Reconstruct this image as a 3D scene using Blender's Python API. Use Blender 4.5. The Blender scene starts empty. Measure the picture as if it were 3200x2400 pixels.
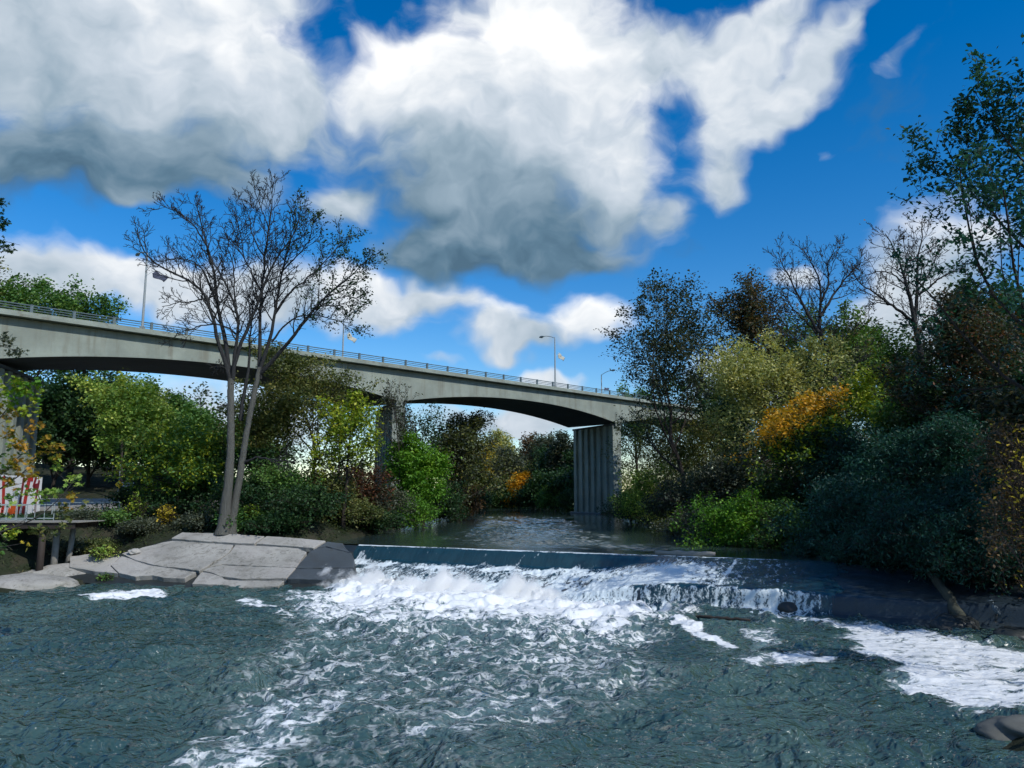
import bpy, math, random
import numpy as np
from mathutils import Vector, Matrix, Euler

R = math.radians
random.seed(7)
scene = bpy.context.scene
COL = scene.collection

# ------------------------------------------------------------------ camera model (used to turn measured sight lines into metres)
F, PITCH, CZ = 2400.0, R(8.06), 3.4
cp, sp_ = math.cos(PITCH), math.sin(PITCH)
def ray(x, y):
    u = (x-1600)/F; v = (1200-y)/F
    return Vector((u, cp-v*sp_, sp_+v*cp))
def at(x, y, Y):
    d = ray(x, y); return Vector((0, 0, CZ)) + d*(Y/d.y)
def onz(x, y, z):
    d = ray(x, y); return Vector((0, 0, CZ)) + d*((z-CZ)/d.z)
LW = -1.95            # level of the lower pool; the upper pool is z = 0

# ------------------------------------------------------------------ noise
def _hash(ix, iy, seed):
    h = (ix.astype(np.int64)*374761393 + iy.astype(np.int64)*668265263 + seed*1274126177) & 0xffffffff
    h = ((h ^ (h >> 13))*1274126177) & 0xffffffff
    return ((h ^ (h >> 16)) & 0xffff)/65535.0
def vnoise(x, y, seed=0):
    ix = np.floor(x); iy = np.floor(y); fx = x-ix; fy = y-iy
    fx = fx*fx*fx*(fx*(fx*6-15)+10); fy = fy*fy*fy*(fy*(fy*6-15)+10)
    a = _hash(ix, iy, seed); b = _hash(ix+1, iy, seed); c = _hash(ix, iy+1, seed); d = _hash(ix+1, iy+1, seed)
    return (a*(1-fx)+b*fx)*(1-fy)+(c*(1-fx)+d*fx)*fy
def fbm(x, y, octv=4, seed=0, gain=.5):
    s = np.zeros_like(x, dtype=float); a = 1.0; t = 0
    for i in range(octv):
        c, sn = math.cos(i*1.1), math.sin(i*1.1)
        s += a*vnoise((x*c-y*sn)*2**i, (x*sn+y*c)*2**i, seed+i*17); t += a; a *= gain
    return s/t
def sstep(a, b, x):
    t = np.clip((x-a)/(b-a), 0, 1); return t*t*(3-2*t)

# ------------------------------------------------------------------ mesh helpers
def mesh_np(name, V, Fc, mats, smooth=True, midx=None):
    V = np.asarray(V, dtype=np.float32); Fc = np.asarray(Fc, dtype=np.int32)
    me = bpy.data.meshes.new(name); k = Fc.shape[1]
    me.vertices.add(len(V)); me.vertices.foreach_set('co', V.ravel())
    me.loops.add(Fc.size); me.loops.foreach_set('vertex_index', Fc.ravel())
    me.polygons.add(len(Fc)); me.polygons.foreach_set('loop_start', np.arange(0, Fc.size, k, dtype=np.int32))
    try: me.polygons.foreach_set('loop_total', np.full(len(Fc), k, dtype=np.int32))
    except Exception: pass
    for m in (mats if isinstance(mats, (list, tuple)) else [mats]): me.materials.append(m)
    if midx is not None: me.polygons.foreach_set('material_index', np.asarray(midx, dtype=np.int32))
    me.update(calc_edges=True); me.validate()
    if smooth: me.polygons.foreach_set('use_smooth', np.ones(len(me.polygons), dtype=bool))
    return me
def link(name, me, parent=None, loc=None):
    o = bpy.data.objects.new(name, me); COL.objects.link(o)
    if parent: o.parent = parent
    if loc is not None: o.location = loc
    return o
def empty(name, loc=(0, 0, 0)):
    o = bpy.data.objects.new(name, None); COL.objects.link(o); o.location = loc; o.empty_display_size = .3
    return o
def tag(o, label=None, cat=None, group=None, kind=None):
    if label: o['label'] = label
    if cat: o['category'] = cat
    if group: o['group'] = group
    if kind: o['kind'] = kind
    return o
class MB:
    """collects quads/polys"""
    def __init__(s): s.v = []; s.f = []
    def add(s, V, Fs):
        n = len(s.v); s.v += [tuple(p) for p in V]; s.f += [tuple(i+n for i in q) for q in Fs]
    def box(s, c, size, M=None):
        x, y, z = [q/2 for q in size]
        V = [Vector((sx*x, sy*y, sz*z)) for sz in (-1, 1) for sx, sy in ((-1, -1), (1, -1), (1, 1), (-1, 1))]
        if M is not None: V = [M @ p for p in V]
        V = [p+Vector(c) for p in V]
        s.add(V, [(3, 2, 1, 0), (4, 5, 6, 7), (0, 1, 5, 4), (1, 2, 6, 5), (2, 3, 7, 6), (3, 0, 4, 7)])
    def bar(s, a, b, w, h):
        a = Vector(a); b = Vector(b); d = (b-a)
        L = d.length; d.normalize(); up = Vector((0, 0, 1)) if abs(d.z) < .95 else Vector((0, 1, 0))
        x = d.cross(up).normalized(); z = x.cross(d)
        V = [q + x*(sx*w/2) + z*(sz*h/2) for q in (a, b) for sx, sz in ((-1, -1), (1, -1), (1, 1), (-1, 1))]
        s.add(V, [(0, 1, 2, 3), (7, 6, 5, 4), (0, 4, 5, 1), (1, 5, 6, 2), (2, 6, 7, 3), (3, 7, 4, 0)])
    def tube(s, pts, rad, n=8, cap=True):
        V, Fs = tube(pts, rad, n); s.add(V.tolist(), Fs.tolist())
        if cap:
            k = len(s.v)-len(V); s.f.append(tuple(k+i for i in range(n))[::-1]); s.f.append(tuple(len(s.v)-n+i for i in range(n)))
    def prism(s, poly, off):
        n = len(poly); off = Vector(off)
        V = [Vector(p) for p in poly]+[Vector(p)+off for p in poly]
        s.add(V, [tuple(range(n))[::-1], tuple(range(n, 2*n))]+[(i, (i+1) % n, n+(i+1) % n, n+i) for i in range(n)])
    def build(s, name, mat, parent=None, loc=None, smooth=False, bevel=0):
        me = bpy.data.meshes.new(name); me.from_pydata(s.v, [], s.f)
        for m in (mat if isinstance(mat, (list, tuple)) else [mat]): me.materials.append(m)
        me.update()
        if smooth: me.polygons.foreach_set('use_smooth', np.ones(len(me.polygons), dtype=bool))
        o = link(name, me, parent, loc)
        if bevel:
            b = o.modifiers.new('b', 'BEVEL'); b.width = bevel; b.segments = 2; b.limit_method = 'ANGLE'
        return o
def tube(pts, rad, n):
    P = np.array([tuple(p) for p in pts], dtype=float); m = len(P)
    T = np.gradient(P, axis=0); T /= (np.linalg.norm(T, axis=1)[:, None]+1e-9)
    ref = np.array([0, 0, 1.]) if abs(T[:, 2]).mean() < .8 else np.array([1., 0, 0])
    X = np.cross(T, ref); X /= (np.linalg.norm(X, axis=1)[:, None]+1e-9); Y = np.cross(T, X)
    a = np.linspace(0, 2*np.pi, n, endpoint=False)
    rad = np.broadcast_to(np.asarray(rad, dtype=float), (m,))
    V = P[:, None, :] + rad[:, None, None]*(np.cos(a)[None, :, None]*X[:, None, :] + np.sin(a)[None, :, None]*Y[:, None, :])
    i = np.arange(m-1)[:, None]*n; j = np.arange(n)[None, :]; j2 = (j+1) % n
    Fs = np.stack([i+j, i+j2, i+n+j2, i+n+j], axis=-1).reshape(-1, 4)
    return V.reshape(-1, 3), Fs

# ------------------------------------------------------------------ materials
class NT:
    def __init__(s, nt): s.nt = nt; s.L = nt.links
    def n(s, typ, **kw):
        nd = s.nt.nodes.new(typ)
        for k, v in kw.items():
            if k == 'inp':
                for i, q in v.items():
                    if hasattr(q, 'links') or isinstance(q, bpy.types.NodeSocket): s.L.new(q, nd.inputs[i])
                    else: nd.inputs[i].default_value = q
            else: setattr(nd, k, v)
        return nd
    def math(s, op, a, b=None, c=None, clamp=False):
        nd = s.nt.nodes.new('ShaderNodeMath'); nd.operation = op; nd.use_clamp = clamp
        for i, q in enumerate((a, b, c)):
            if q is None: continue
            if isinstance(q, bpy.types.NodeSocket): s.L.new(q, nd.inputs[i])
            else: nd.inputs[i].default_value = q
        return nd.outputs[0]
    def mix(s, f, a, b, blend='MIX'):
        nd = s.nt.nodes.new('ShaderNodeMix'); nd.data_type = 'RGBA'; nd.blend_type = blend
        for i, q in ((0, f), (6, a), (7, b)):
            if isinstance(q, bpy.types.NodeSocket): s.L.new(q, nd.inputs[i])
            elif isinstance(q, (tuple, list)): nd.inputs[i].default_value = (*q[:3], 1)
            else: nd.inputs[i].default_value = q
        return nd.outputs[2]
    def ramp(s, f, stops, interp='LINEAR'):
        nd = s.nt.nodes.new('ShaderNodeValToRGB'); cr = nd.color_ramp; cr.interpolation = interp
        while len(cr.elements) < len(stops): cr.elements.new(.5)
        for e, (p, c) in zip(cr.elements, stops):
            e.position = p; e.color = (*c[:3], 1) if isinstance(c, (tuple, list)) else (c, c, c, 1)
        s.L.new(f, nd.inputs[0]); return nd.outputs[0]
    def noise(s, vec, scale, detail=4, rough=.55, dist=0, out=0):
        nd = s.n('ShaderNodeTexNoise', inp={'Scale': scale, 'Detail': detail, 'Roughness': rough, 'Distortion': dist})
        if vec is not None: s.L.new(vec, nd.inputs['Vector'])
        return nd.outputs[out]
    def mapping(s, vec, loc=(0, 0, 0), rot=(0, 0, 0), sc=(1, 1, 1), typ='POINT'):
        nd = s.n('ShaderNodeMapping', vector_type=typ); s.L.new(vec, nd.inputs[0])
        nd.inputs[1].default_value = loc; nd.inputs[2].default_value = rot; nd.inputs[3].default_value = sc
        return nd.outputs[0]
    def smooth(s, a, b, x):
        nd = s.n('ShaderNodeMapRange', interpolation_type='SMOOTHSTEP')
        for i, q in ((0, x), (1, a), (2, b)):
            if isinstance(q, bpy.types.NodeSocket): s.L.new(q, nd.inputs[i])
            else: nd.inputs[i].default_value = q
        return nd.outputs[0]
def new_mat(name):
    m = bpy.data.materials.new(name); m.use_nodes = True; m.node_tree.nodes.clear()
    t = NT(m.node_tree); out = t.n('ShaderNodeOutputMaterial'); return m, t, out
def pos(t): return t.n('ShaderNodeTexCoord').outputs['Object']
def wpos(t): return t.n('ShaderNodeNewGeometry').outputs['Position']
def principled(t, out, color, rough=.8, spec=.4, metal=0, bump=None, bstr=.5, bdist=.02):
    p = t.n('ShaderNodeBsdfPrincipled')
    for k, v in (('Base Color', color), ('Roughness', rough), ('Specular IOR Level', spec), ('Metallic', metal)):
        if isinstance(v, bpy.types.NodeSocket): t.L.new(v, p.inputs[k])
        elif isinstance(v, (tuple, list)): p.inputs[k].default_value = (*v[:3], 1)
        else: p.inputs[k].default_value = v
    if bump is not None:
        b = t.n('ShaderNodeBump', inp={'Strength': bstr, 'Distance': bdist, 'Height': bump}); t.L.new(b.outputs[0], p.inputs['Normal'])
    t.L.new(p.outputs[0], out.inputs[0]); return p
def simple_mat(name, c, rough=.7, var=.25, scale=6, bstr=.3, metal=0, spec=.4):
    m, t, out = new_mat(name); P = wpos(t)
    nz = t.noise(P, scale, 6, .6)
    col = t.mix(nz, tuple(q*(1-var) for q in c), tuple(min(1, q*(1+var)) for q in c))
    principled(t, out, col, rough, spec, metal, nz, bstr); return m
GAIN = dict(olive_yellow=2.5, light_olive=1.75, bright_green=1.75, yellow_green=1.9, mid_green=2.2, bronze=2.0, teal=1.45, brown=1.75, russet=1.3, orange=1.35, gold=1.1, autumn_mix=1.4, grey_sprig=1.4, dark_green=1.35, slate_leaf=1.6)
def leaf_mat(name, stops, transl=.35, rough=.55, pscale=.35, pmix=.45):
    """leaf colour varies leaf by leaf and from bough to bough"""
    m, t, out = new_mat(name)
    g = t.n('ShaderNodeNewGeometry')
    nz = t.noise(g.outputs['Position'], pscale, 3, .6)
    nz = t.smooth(.3, .7, nz)
    f = t.math('ADD', t.math('MULTIPLY', g.outputs['Random Per Island'], 1-pmix), t.math('MULTIPLY', nz, pmix))
    gn = GAIN.get(name, 1.0); stops = [(a, tuple(min(.75, q*gn) for q in c)) for a, c in stops]
    col = t.ramp(f, stops)
    p = t.n('ShaderNodeBsdfPrincipled', inp={'Base Color': col, 'Roughness': rough, 'Specular IOR Level': .35})
    tr = t.n('ShaderNodeBsdfTranslucent'); t.L.new(t.mix(1, col, (1.15, 1.15, .55), 'MULTIPLY'), tr.inputs[0])
    mx = t.n('ShaderNodeMixShader', inp={0: transl, 1: p.outputs[0], 2: tr.outputs[0]}); t.L.new(mx.outputs[0], out.inputs[0])
    return m
def concrete_mat(name, c, stain=(.09, .07, .05), wet=0, streak=True, rough=.8):
    m, t, out = new_mat(name); P = wpos(t)
    big = t.noise(P, .35, 5, .6); fine = t.noise(P, 9, 6, .65)
    st = t.noise(t.mapping(P, sc=(1.1, 1.1, .1)), 1.3, 5, .6)
    col = t.mix(t.smooth(.3, .7, big), tuple(q*.78 for q in c), tuple(q*1.12 for q in c))
    col = t.mix(t.math('MULTIPLY', fine, .35), col, tuple(q*.55 for q in c))
    if streak: col = t.mix(t.math('MULTIPLY', t.smooth(.48, .72, st), .5), col, stain)
    if 'slab' in name:
        v = t.noise(P, 2.2, 8, .7, 1.5); col = t.mix(t.math('MULTIPLY', t.smooth(.50, .66, v), .8), col, (.13, .125, .105))
        sp = t.noise(P, 14, 3, .6); col = t.mix(t.math('MULTIPLY', t.smooth(.64, .70, sp), .7), col, (.05, .05, .045))
        pk = t.noise(P, .22, 2, .5); col = t.mix(t.math('MULTIPLY', t.smooth(.45, .6, pk), .5), col, (.40, .38, .35))
    principled(t, out, col, rough, .4, 0, fine, .45, .04); return m
def bark_mat(name, c):
    m, t, out = new_mat(name); P = wpos(t)
    nz = t.noise(t.mapping(P, sc=(9, 9, 1.1)), 1.6, 6, .72); b = t.noise(P, .8, 3)
    col = t.mix(nz, tuple(q*.5 for q in c), tuple(q*1.35 for q in c)); col = t.mix(t.math('MULTIPLY', b, .5), col, tuple(q*.6 for q in c))
    principled(t, out, col, .9, .2, 0, nz, 1.0, .14); return m

M = {}
M['bark_pale'] = bark_mat('bark_pale', (.135, .137, .122))
M['bark_limb'] = bark_mat('bark_limb', (.046, .048, .05))  # limbs darker than the trunk: backlit look put into the bark colour
M['bark_dark'] = bark_mat('bark_dark', (.06, .05, .042))
M['bark_grey'] = bark_mat('bark_grey', (.11, .10, .09))
M['olive_yellow'] = leaf_mat('olive_yellow', [(0, (.04, .085, .016)), (.4, (.085, .14, .026)), (.75, (.16, .20, .04)), (1, (.27, .26, .055))])
M['light_olive'] = leaf_mat('light_olive', [(0, (.11, .14, .045)), (.5, (.21, .22, .08)), (1, (.36, .32, .12))])
M['bright_green'] = leaf_mat('bright_green', [(0, (.02, .07, .008)), (.5, (.06, .15, .012)), (1, (.13, .23, .02))])
M['yellow_green'] = leaf_mat('yellow_green', [(0, (.05, .10, .01)), (.5, (.12, .17, .015)), (1, (.30, .29, .02))])
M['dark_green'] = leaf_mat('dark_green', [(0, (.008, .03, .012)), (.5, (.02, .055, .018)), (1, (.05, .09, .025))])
M['mid_green'] = leaf_mat('mid_green', [(0, (.015, .05, .012)), (.5, (.04, .09, .02)), (1, (.09, .14, .03))])
M['teal'] = leaf_mat('teal', [(0, (.006, .03, .024)), (.5, (.014, .058, .044)), (1, (.035, .11, .075))])
M['bronze'] = leaf_mat('bronze', [(0, (.024, .04, .012)), (.45, (.055, .07, .02)), (.8, (.095, .095, .026)), (1, (.16, .13, .035))])
M['brown'] = leaf_mat('brown', [(0, (.025, .02, .012)), (.5, (.065, .042, .02)), (.85, (.10, .06, .025)), (1, (.14, .10, .03))])
M['russet'] = leaf_mat('russet', [(0, (.02, .025, .012)), (.4, (.05, .035, .018)), (.75, (.12, .045, .02)), (1, (.18, .06, .02))])
M['slate_leaf'] = leaf_mat('slate_leaf', [(0, (.012, .022, .02)), (.5, (.03, .045, .03)), (.85, (.06, .06, .03)), (1, (.11, .085, .035))])
M['orange'] = leaf_mat('orange', [(0, (.14, .13, .014)), (.35, (.34, .21, .015)), (.7, (.52, .26, .015)), (1, (.62, .32, .03))])
M['gold'] = leaf_mat('gold', [(0, (.20, .20, .02)), (.5, (.42, .33, .03)), (1, (.60, .42, .05))])
M['autumn_mix'] = leaf_mat('autumn_mix', [(0, (.06, .11, .015)), (.35, (.18, .18, .02)), (.65, (.34, .19, .03)), (1, (.46, .24, .05))], pscale=1.0)
M['grey_sprig'] = leaf_mat('grey_sprig', [(0, (.03, .045, .03)), (.5, (.06, .075, .05)), (1, (.11, .12, .07))])
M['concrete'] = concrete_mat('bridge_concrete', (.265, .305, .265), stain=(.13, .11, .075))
M['concrete_dark'] = concrete_mat('soffit_shade_concrete', (.07, .085, .10))  # concrete copy with the shade under the bridge put into its colour
M['slab'] = concrete_mat('slab_concrete', (.375, .365, .325), stain=(.12, .11, .09))
M['slab_wet'] = concrete_mat('wet_concrete', (.085, .10, .11), stain=(.06, .06, .055), rough=.3)
M['dam'] = concrete_mat('dam_concrete', (.025, .04, .055), stain=(.03, .035, .03), rough=.3)
M['steel'] = simple_mat('galvanised_steel', (.30, .33, .33), .5, .15, 4, .1, .3)
M['rail'] = simple_mat('rail_paint', (.085, .125, .14), .5, .2, 4, .1)
M['asphalt'] = simple_mat('asphalt', (.26, .25, .23), .9, .2, 2.5, .4)
M['wood_dark'] = simple_mat('wood_dark', (.035, .027, .022), .8, .4, 5, .5)
M['wood_grey'] = simple_mat('wood_grey', (.24, .23, .20), .85, .3, 5, .5)
M['rail_pale'] = simple_mat('rail_pale', (.28, .33, .33), .6, .15, 5, .2)
M['red_paint'] = simple_mat('red_paint', (.50, .028, .02), .6, .15, 4, .1)
M['maroon_paint'] = simple_mat('maroon_paint', (.22, .012, .02), .6, .15, 4, .1)
M['white_paint'] = simple_mat('white_paint', (.82, .84, .85), .6, .05, 4, .1)
M['orange_paint'] = simple_mat('orange_paint', (.66, .10, .01), .6, .15, 4, .1)
M['log_dark'] = simple_mat('log_dark', (.055, .06, .045), .85, .5, 5, .6)
M['sign_yellow'] = simple_mat('sign_yellow', (.80, .45, .01), .5, .05, 4, .05)
M['black'] = simple_mat('black', (.012, .012, .012), .6, .1, 4, .1)
M['sign_brown'] = simple_mat('sign_brown', (.02, .012, .012), .7, .1, 4, .1)
M['rock'] = simple_mat('rock', (.10, .105, .095), .75, .45, 2.2, .8)
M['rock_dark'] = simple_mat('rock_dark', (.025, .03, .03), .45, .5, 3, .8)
M['flag_dark'] = simple_mat('flag_dark', (.05, .06, .10), .8, .3, 3, .1)
M['flag_pale'] = simple_mat('flag_pale', (.42, .42, .36), .8, .25, 3, .1)
M['heron_grey'] = simple_mat('heron_grey', (.12, .16, .19), .8, .35, 14, .3)
M['heron_leg'] = simple_mat('heron_leg', (.10, .085, .06), .7, .2, 10, .1)

# ------------------------------------------------------------------ dam, in its own frame: t along the crest, s downstream
C0 = np.array([-10.94, 52.46]); A_ = np.array([.8966, -.4430]); N_ = np.array([-.4430, -.8966])
def dam_z(t, s):
    """spillway surface"""
    sc = np.array([-1.2, -.3, 0, .25, .55, .9, 1.15, 3, 5.4, 7.5]); zc = np.array([-.5, -.12, -.03, -.12, -.42, -.86, -.93, -1.35, -1.93, -2.5])
    sr = np.array([-1.2, -.3, 0, .3, .8, 2.5, 4.7, 4.9, 5.05, 5.6, 7.5]); zr = np.array([-.5, -.1, -.02, -.07, -.17, -.52, -.97, -1.08, -1.75, -2.1, -2.6])
    w = sstep(16.5, 23.5, t)
    return np.interp(s, sc, zc)*(1-w)+np.interp(s, sr, zr)*w
# ------------------------------------------------------------------ terrain
UP = [(-12, 53), (-10.5, 82), (-8.8, 136), (-9, 190), (-16, 230), (-40, 270), (-90, 300), (-95, 285), (-50, 255), (-6, 226), (4, 214), (9.5, 181), (14.5, 113), (16, 102), (16.5, 74), (18, 51), (20, 36), (17, 38)]
LO = [(-11, 47), (-24.3, 48.2), (-27.5, 42.6), (-31, 30), (-32, 5), (-30, -40), (10, -40), (8.0, 5), (9.6, 14.0), (11.2, 18.0), (14.5, 21.5), (18.6, 28.2), (20.5, 32), (17, 34), (14, 36)]
def sdist(px, py, poly):
    P = np.array(poly, dtype=float); Q = np.roll(P, -1, axis=0)
    d = np.full(px.shape, 1e9); ins = np.zeros(px.shape, bool)
    for (x1, y1), (x2, y2) in zip(P, Q):
        ex, ey = x2-x1, y2-y1; t = np.clip(((px-x1)*ex+(py-y1)*ey)/(ex*ex+ey*ey), 0, 1)
        d = np.minimum(d, np.hypot(px-x1-t*ex, py-y1-t*ey))
        c = ((y1 > py) != (y2 > py)) & (px < (x2-x1)*(py-y1)/(y2-y1+1e-12)+x1); ins ^= c
    return np.where(ins, -d, d)
def terrain(x, y):
    x = np.asarray(x, float); y = np.asarray(y, float)
    du = sdist(x, y, UP); dl = sdist(x, y, LO)
    cap = np.where(x < 0, np.clip(1.6+.05*(y-74), 1.4, 2.6), 3.4)
    hill = np.where(x < 0, np.clip((y-96)*.16, 0, 8)*sstep(-36, -56, x)*(1-sstep(125, 160, y)) + np.clip((-75-x)*.2, 0, 10)*(1-sstep(110, 150, y)), np.clip((x-28)*.22, 0, 9)*sstep(25, 50, y)*(1-sstep(85, 125, y)))
    nz = (fbm(x*.35, y*.35, 4, 3)-.5)*.5
    zu = np.where(du < 0, -.25-np.minimum(-du*.5, 1.6), np.minimum(.05+.42*du, cap)+nz*np.clip(du*.5, 0, 1))
    rise_slab = .46*dl; rise_left = .10*np.minimum(dl, 4.8)+.75*np.maximum(dl-4.8, 0)
    w = sstep(-27.5, -24.5, x); rise = np.where(x < 0, rise_left*(1-w)+rise_slab*w, .62*dl)
    zl = np.where(dl < 0, LW-.08-np.minimum(-dl*.22, 1.6), np.minimum(LW+.03+rise, cap)+nz*np.clip(dl*.5, 0, 1))
    z = np.minimum(zu, zl)
    tq = (x-C0[0])*A_[0]+(y-C0[1])*A_[1]; sq = (x-C0[0])*N_[0]+(y-C0[1])*N_[1]
    under = sstep(-4.5, -1.0, tq)*(1-sstep(31.0, 35.5, tq))*sstep(-3.2, -1.6, sq)*(1-sstep(6.5, 8, sq))
    z = z*(1-under)+np.minimum(z, np.minimum(dam_z(tq, sq)-.7, -1.0))*under
    return z + np.where((du > 8) & (dl > 8), hill, hill*np.clip(np.minimum(du, dl)/8, 0, 1))
def tz(x, y): return float(terrain(np.array([x]), np.array([y]))[0])

def grid_faces(nx, ny):
    i = np.arange(ny-1)[:, None]*nx; j = np.arange(nx-1)[None, :]
    return np.stack([i+j, i+j+1, i+nx+j+1, i+nx+j], -1).reshape(-1, 4)
xs = np.concatenate([np.linspace(-900, -130, 14), np.linspace(-120, -46, 38), np.linspace(-45, 45, 181), np.linspace(46, 120, 38), np.linspace(130, 900, 14)])
ys = np.concatenate([np.linspace(-80, 4, 12), np.linspace(5, 70, 150), np.linspace(71, 140, 70), np.linspace(142, 330, 60), np.linspace(350, 1600, 18)])
X, Y = np.meshgrid(xs, ys); Z = terrain(X, Y)
m, t, out = new_mat('bank_soil'); P = wpos(t)
n1 = t.noise(P, .6, 6, .65); n2 = t.noise(P, 7, 6, .7)
col = t.ramp(n1, [(.3, (.028, .026, .02)), (.5, (.03, .042, .02)), (.62, (.06, .055, .038)), (.75, (.035, .05, .02))])
col = t.mix(t.math('MULTIPLY', n2, .6), col, (.02, .022, .016))
principled(t, out, col, .95, .15, 0, n2, .9, .12); M['soil'] = m
g = link('ground', mesh_np('ground', np.stack([X, Y, Z], -1).reshape(-1, 3), grid_faces(len(xs), len(ys)), M['soil']))
tag(g, 'dark earth river banks with leaf litter and low weeds', kind='structure')

def dam_xyz(t, s, z):
    return np.stack([C0[0]+A_[0]*t+N_[0]*s, C0[1]+A_[1]*t+N_[1]*s, z], -1)
tt = np.linspace(-1.5, 38, 300); ss = np.concatenate([np.linspace(-1.2, 1.3, 36), np.linspace(1.4, 4.6, 34), np.linspace(4.64, 5.3, 18), np.linspace(5.4, 7.5, 16)])
T, S = np.meshgrid(tt, ss)
Zd = dam_z(T, S) - .05 + (fbm(T*1.5, S*1.5, 4, 9)-.5)*.10
dam = link('dam', mesh_np('dam', dam_xyz(T, S, Zd).reshape(-1, 3), grid_faces(len(tt), len(ss)), M['dam']))
tag(dam, 'low dark concrete dam with sloping spillway across the river', 'dam')

# water running over the dam
tt = np.linspace(.9, 31.5, 620); ss = np.concatenate([np.linspace(-1.2, 1.3, 46), np.linspace(1.35, 4.6, 70), np.linspace(4.64, 5.3, 26), np.linspace(5.35, 6.4, 16)])
T, S = np.meshgrid(tt, ss)
wr = sstep(16.5, 23.5, T)
rough = sstep(.9, 1.5, S)*(1-wr)*.16 + sstep(4.6, 5.0, S)*wr*.13 + .012 + wr*.02
edge = .5+.5*np.sin(T*1.3+fbm(T*.6, S*0, 3, 5)*9)
nzw = fbm(T*3.2+S*.4, S*1.6-T*.5, 5, 21, .6)-.5
off = np.where(T > 0, (.035)*(1-sstep(29, 31.5, T)) - sstep(29, 31.5, T)*.09, 0)
lipn = (fbm(T*.9, S*.3, 4, 77)-.5)*.15*(1-wr)*sstep(-.1, .6, S)
flow2 = fbm(T*1.6+S*.9*sstep(16, 22, T), S*.55, 4, 24, .6)-.5
Zw = dam_z(T, S) + off + nzw*rough*1.7 + lipn + flow2*.10*wr*sstep(.4, 1.5, S)*(1-sstep(26, 29, T))
# ledge where the smooth lip breaks into rough water: it wanders
cov = np.zeros_like(T)
cov += (1-wr)*.34*sstep(.52, .72, fbm(T*.8+S*.9, S*1.1, 4, 19))*sstep(.15, .5, S)
cov += (1-wr)*sstep(.8, 1.3, S+(fbm(T*.9, T*0, 4, 2)-.5)*.8)*(.46+.20*sstep(2.5, 5.5, S))
cov += (1-sstep(.05, .16, abs(S-.05+.14*(fbm(T*1.1, T*0, 3, 12)-.5))))*(.62*(1-wr)+.30*wr)*(.55+.9*fbm(T*.7, T*0, 3, 14))*(1-sstep(26, 28, T))  # crest line: the sky's reflection put in as pale foam colour
cov += wr*(1-sstep(4.4, 4.8, S))*(.30*(1-sstep(27.5, 31, T))+.05+.27*1.25*sstep(16.0, 18.5, T)*(1-sstep(22.5, 27, T))*sstep(.3, 2.2, S))
drop = wr*sstep(4.55, 4.8, S+(fbm(T*2, T*0, 3, 8)-.5)*.4)
cov += drop*(.46*sstep(18.5, 22.0, T)*(.05+1.25*fbm(T*1.3, S*.8, 4, 18))*(1-sstep(28.2, 31.2, T)) + .20)
for t0, w_, k in ((1.6, .5, .5), (9.3, .10, .22), (16.6, .40, .20), (17.4, .25, .18), (25.4, .08, .22)):
    cov += k*np.exp(-((T-t0-.25*(S-1)*(1 if t0 < 20 else .4)*(-.3))/w_)**2)*sstep(.0, .6, S)
cov += .22*np.exp(-((T-19.8)/1.3)**2-((S-4.2)/.7)**2)
for t0, sl_ in ((2.3, 1.6), (3.4, 1.2), (14.2, -1.5), (15.4, -1.3)):
    cov += .36*np.exp(-((T-t0-sl_*(S-.3))/.22)**2)*sstep(.0, .25, S)*(1-sstep(.5, .9, S))
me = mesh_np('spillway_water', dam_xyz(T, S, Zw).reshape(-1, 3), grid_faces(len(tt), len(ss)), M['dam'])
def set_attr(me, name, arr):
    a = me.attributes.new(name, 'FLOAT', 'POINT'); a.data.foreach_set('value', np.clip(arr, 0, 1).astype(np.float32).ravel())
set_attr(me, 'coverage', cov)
a = me.attributes.new('flow', 'FLOAT_VECTOR', 'POINT'); a.data.foreach_set('vector', np.stack([T, S-dam_z(T, S)*1.15*wr, Zw*0], -1).astype(np.float32).ravel())
m, t, out = new_mat('falling_water')
fl = t.n('ShaderNodeAttribute', attribute_name='flow').outputs['Vector']; cv = t.n('ShaderNodeAttribute', attribute_name='coverage').outputs['Fac']
warp = t.noise(fl, 1.2, 3, .5, 0, 1)
v1 = t.n('ShaderNodeVectorMath', operation='ADD', inp={0: fl, 1: t.n('ShaderNodeVectorMath', operation='SCALE', inp={0: warp, 'Scale': .5}).outputs[0]}).outputs[0]
na = t.noise(t.mapping(v1, rot=(0, 0, .18), sc=(5.5, 1.5, 1)), 1.0, 7, .68); nb = t.noise(t.mapping(v1, rot=(0, 0, -.3), sc=(13, 7, 1)), 1.0, 4, .6)
nn = t.math('ADD', t.math('MULTIPLY', na, .62), t.math('MULTIPLY', nb, .38))
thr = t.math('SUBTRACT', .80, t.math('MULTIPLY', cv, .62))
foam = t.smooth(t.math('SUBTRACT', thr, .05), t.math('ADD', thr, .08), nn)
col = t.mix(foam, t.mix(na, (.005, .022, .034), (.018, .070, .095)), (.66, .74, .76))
ro = t.math('ADD', .10, t.math('MULTIPLY', foam, .55))
principled(t, out, col, ro, .5, 0, nn, .55, .10); M['fall'] = m
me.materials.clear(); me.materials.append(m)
tag(link('spillway_water', me), 'thin sheet of river water running over the dam', kind='structure')

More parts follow.
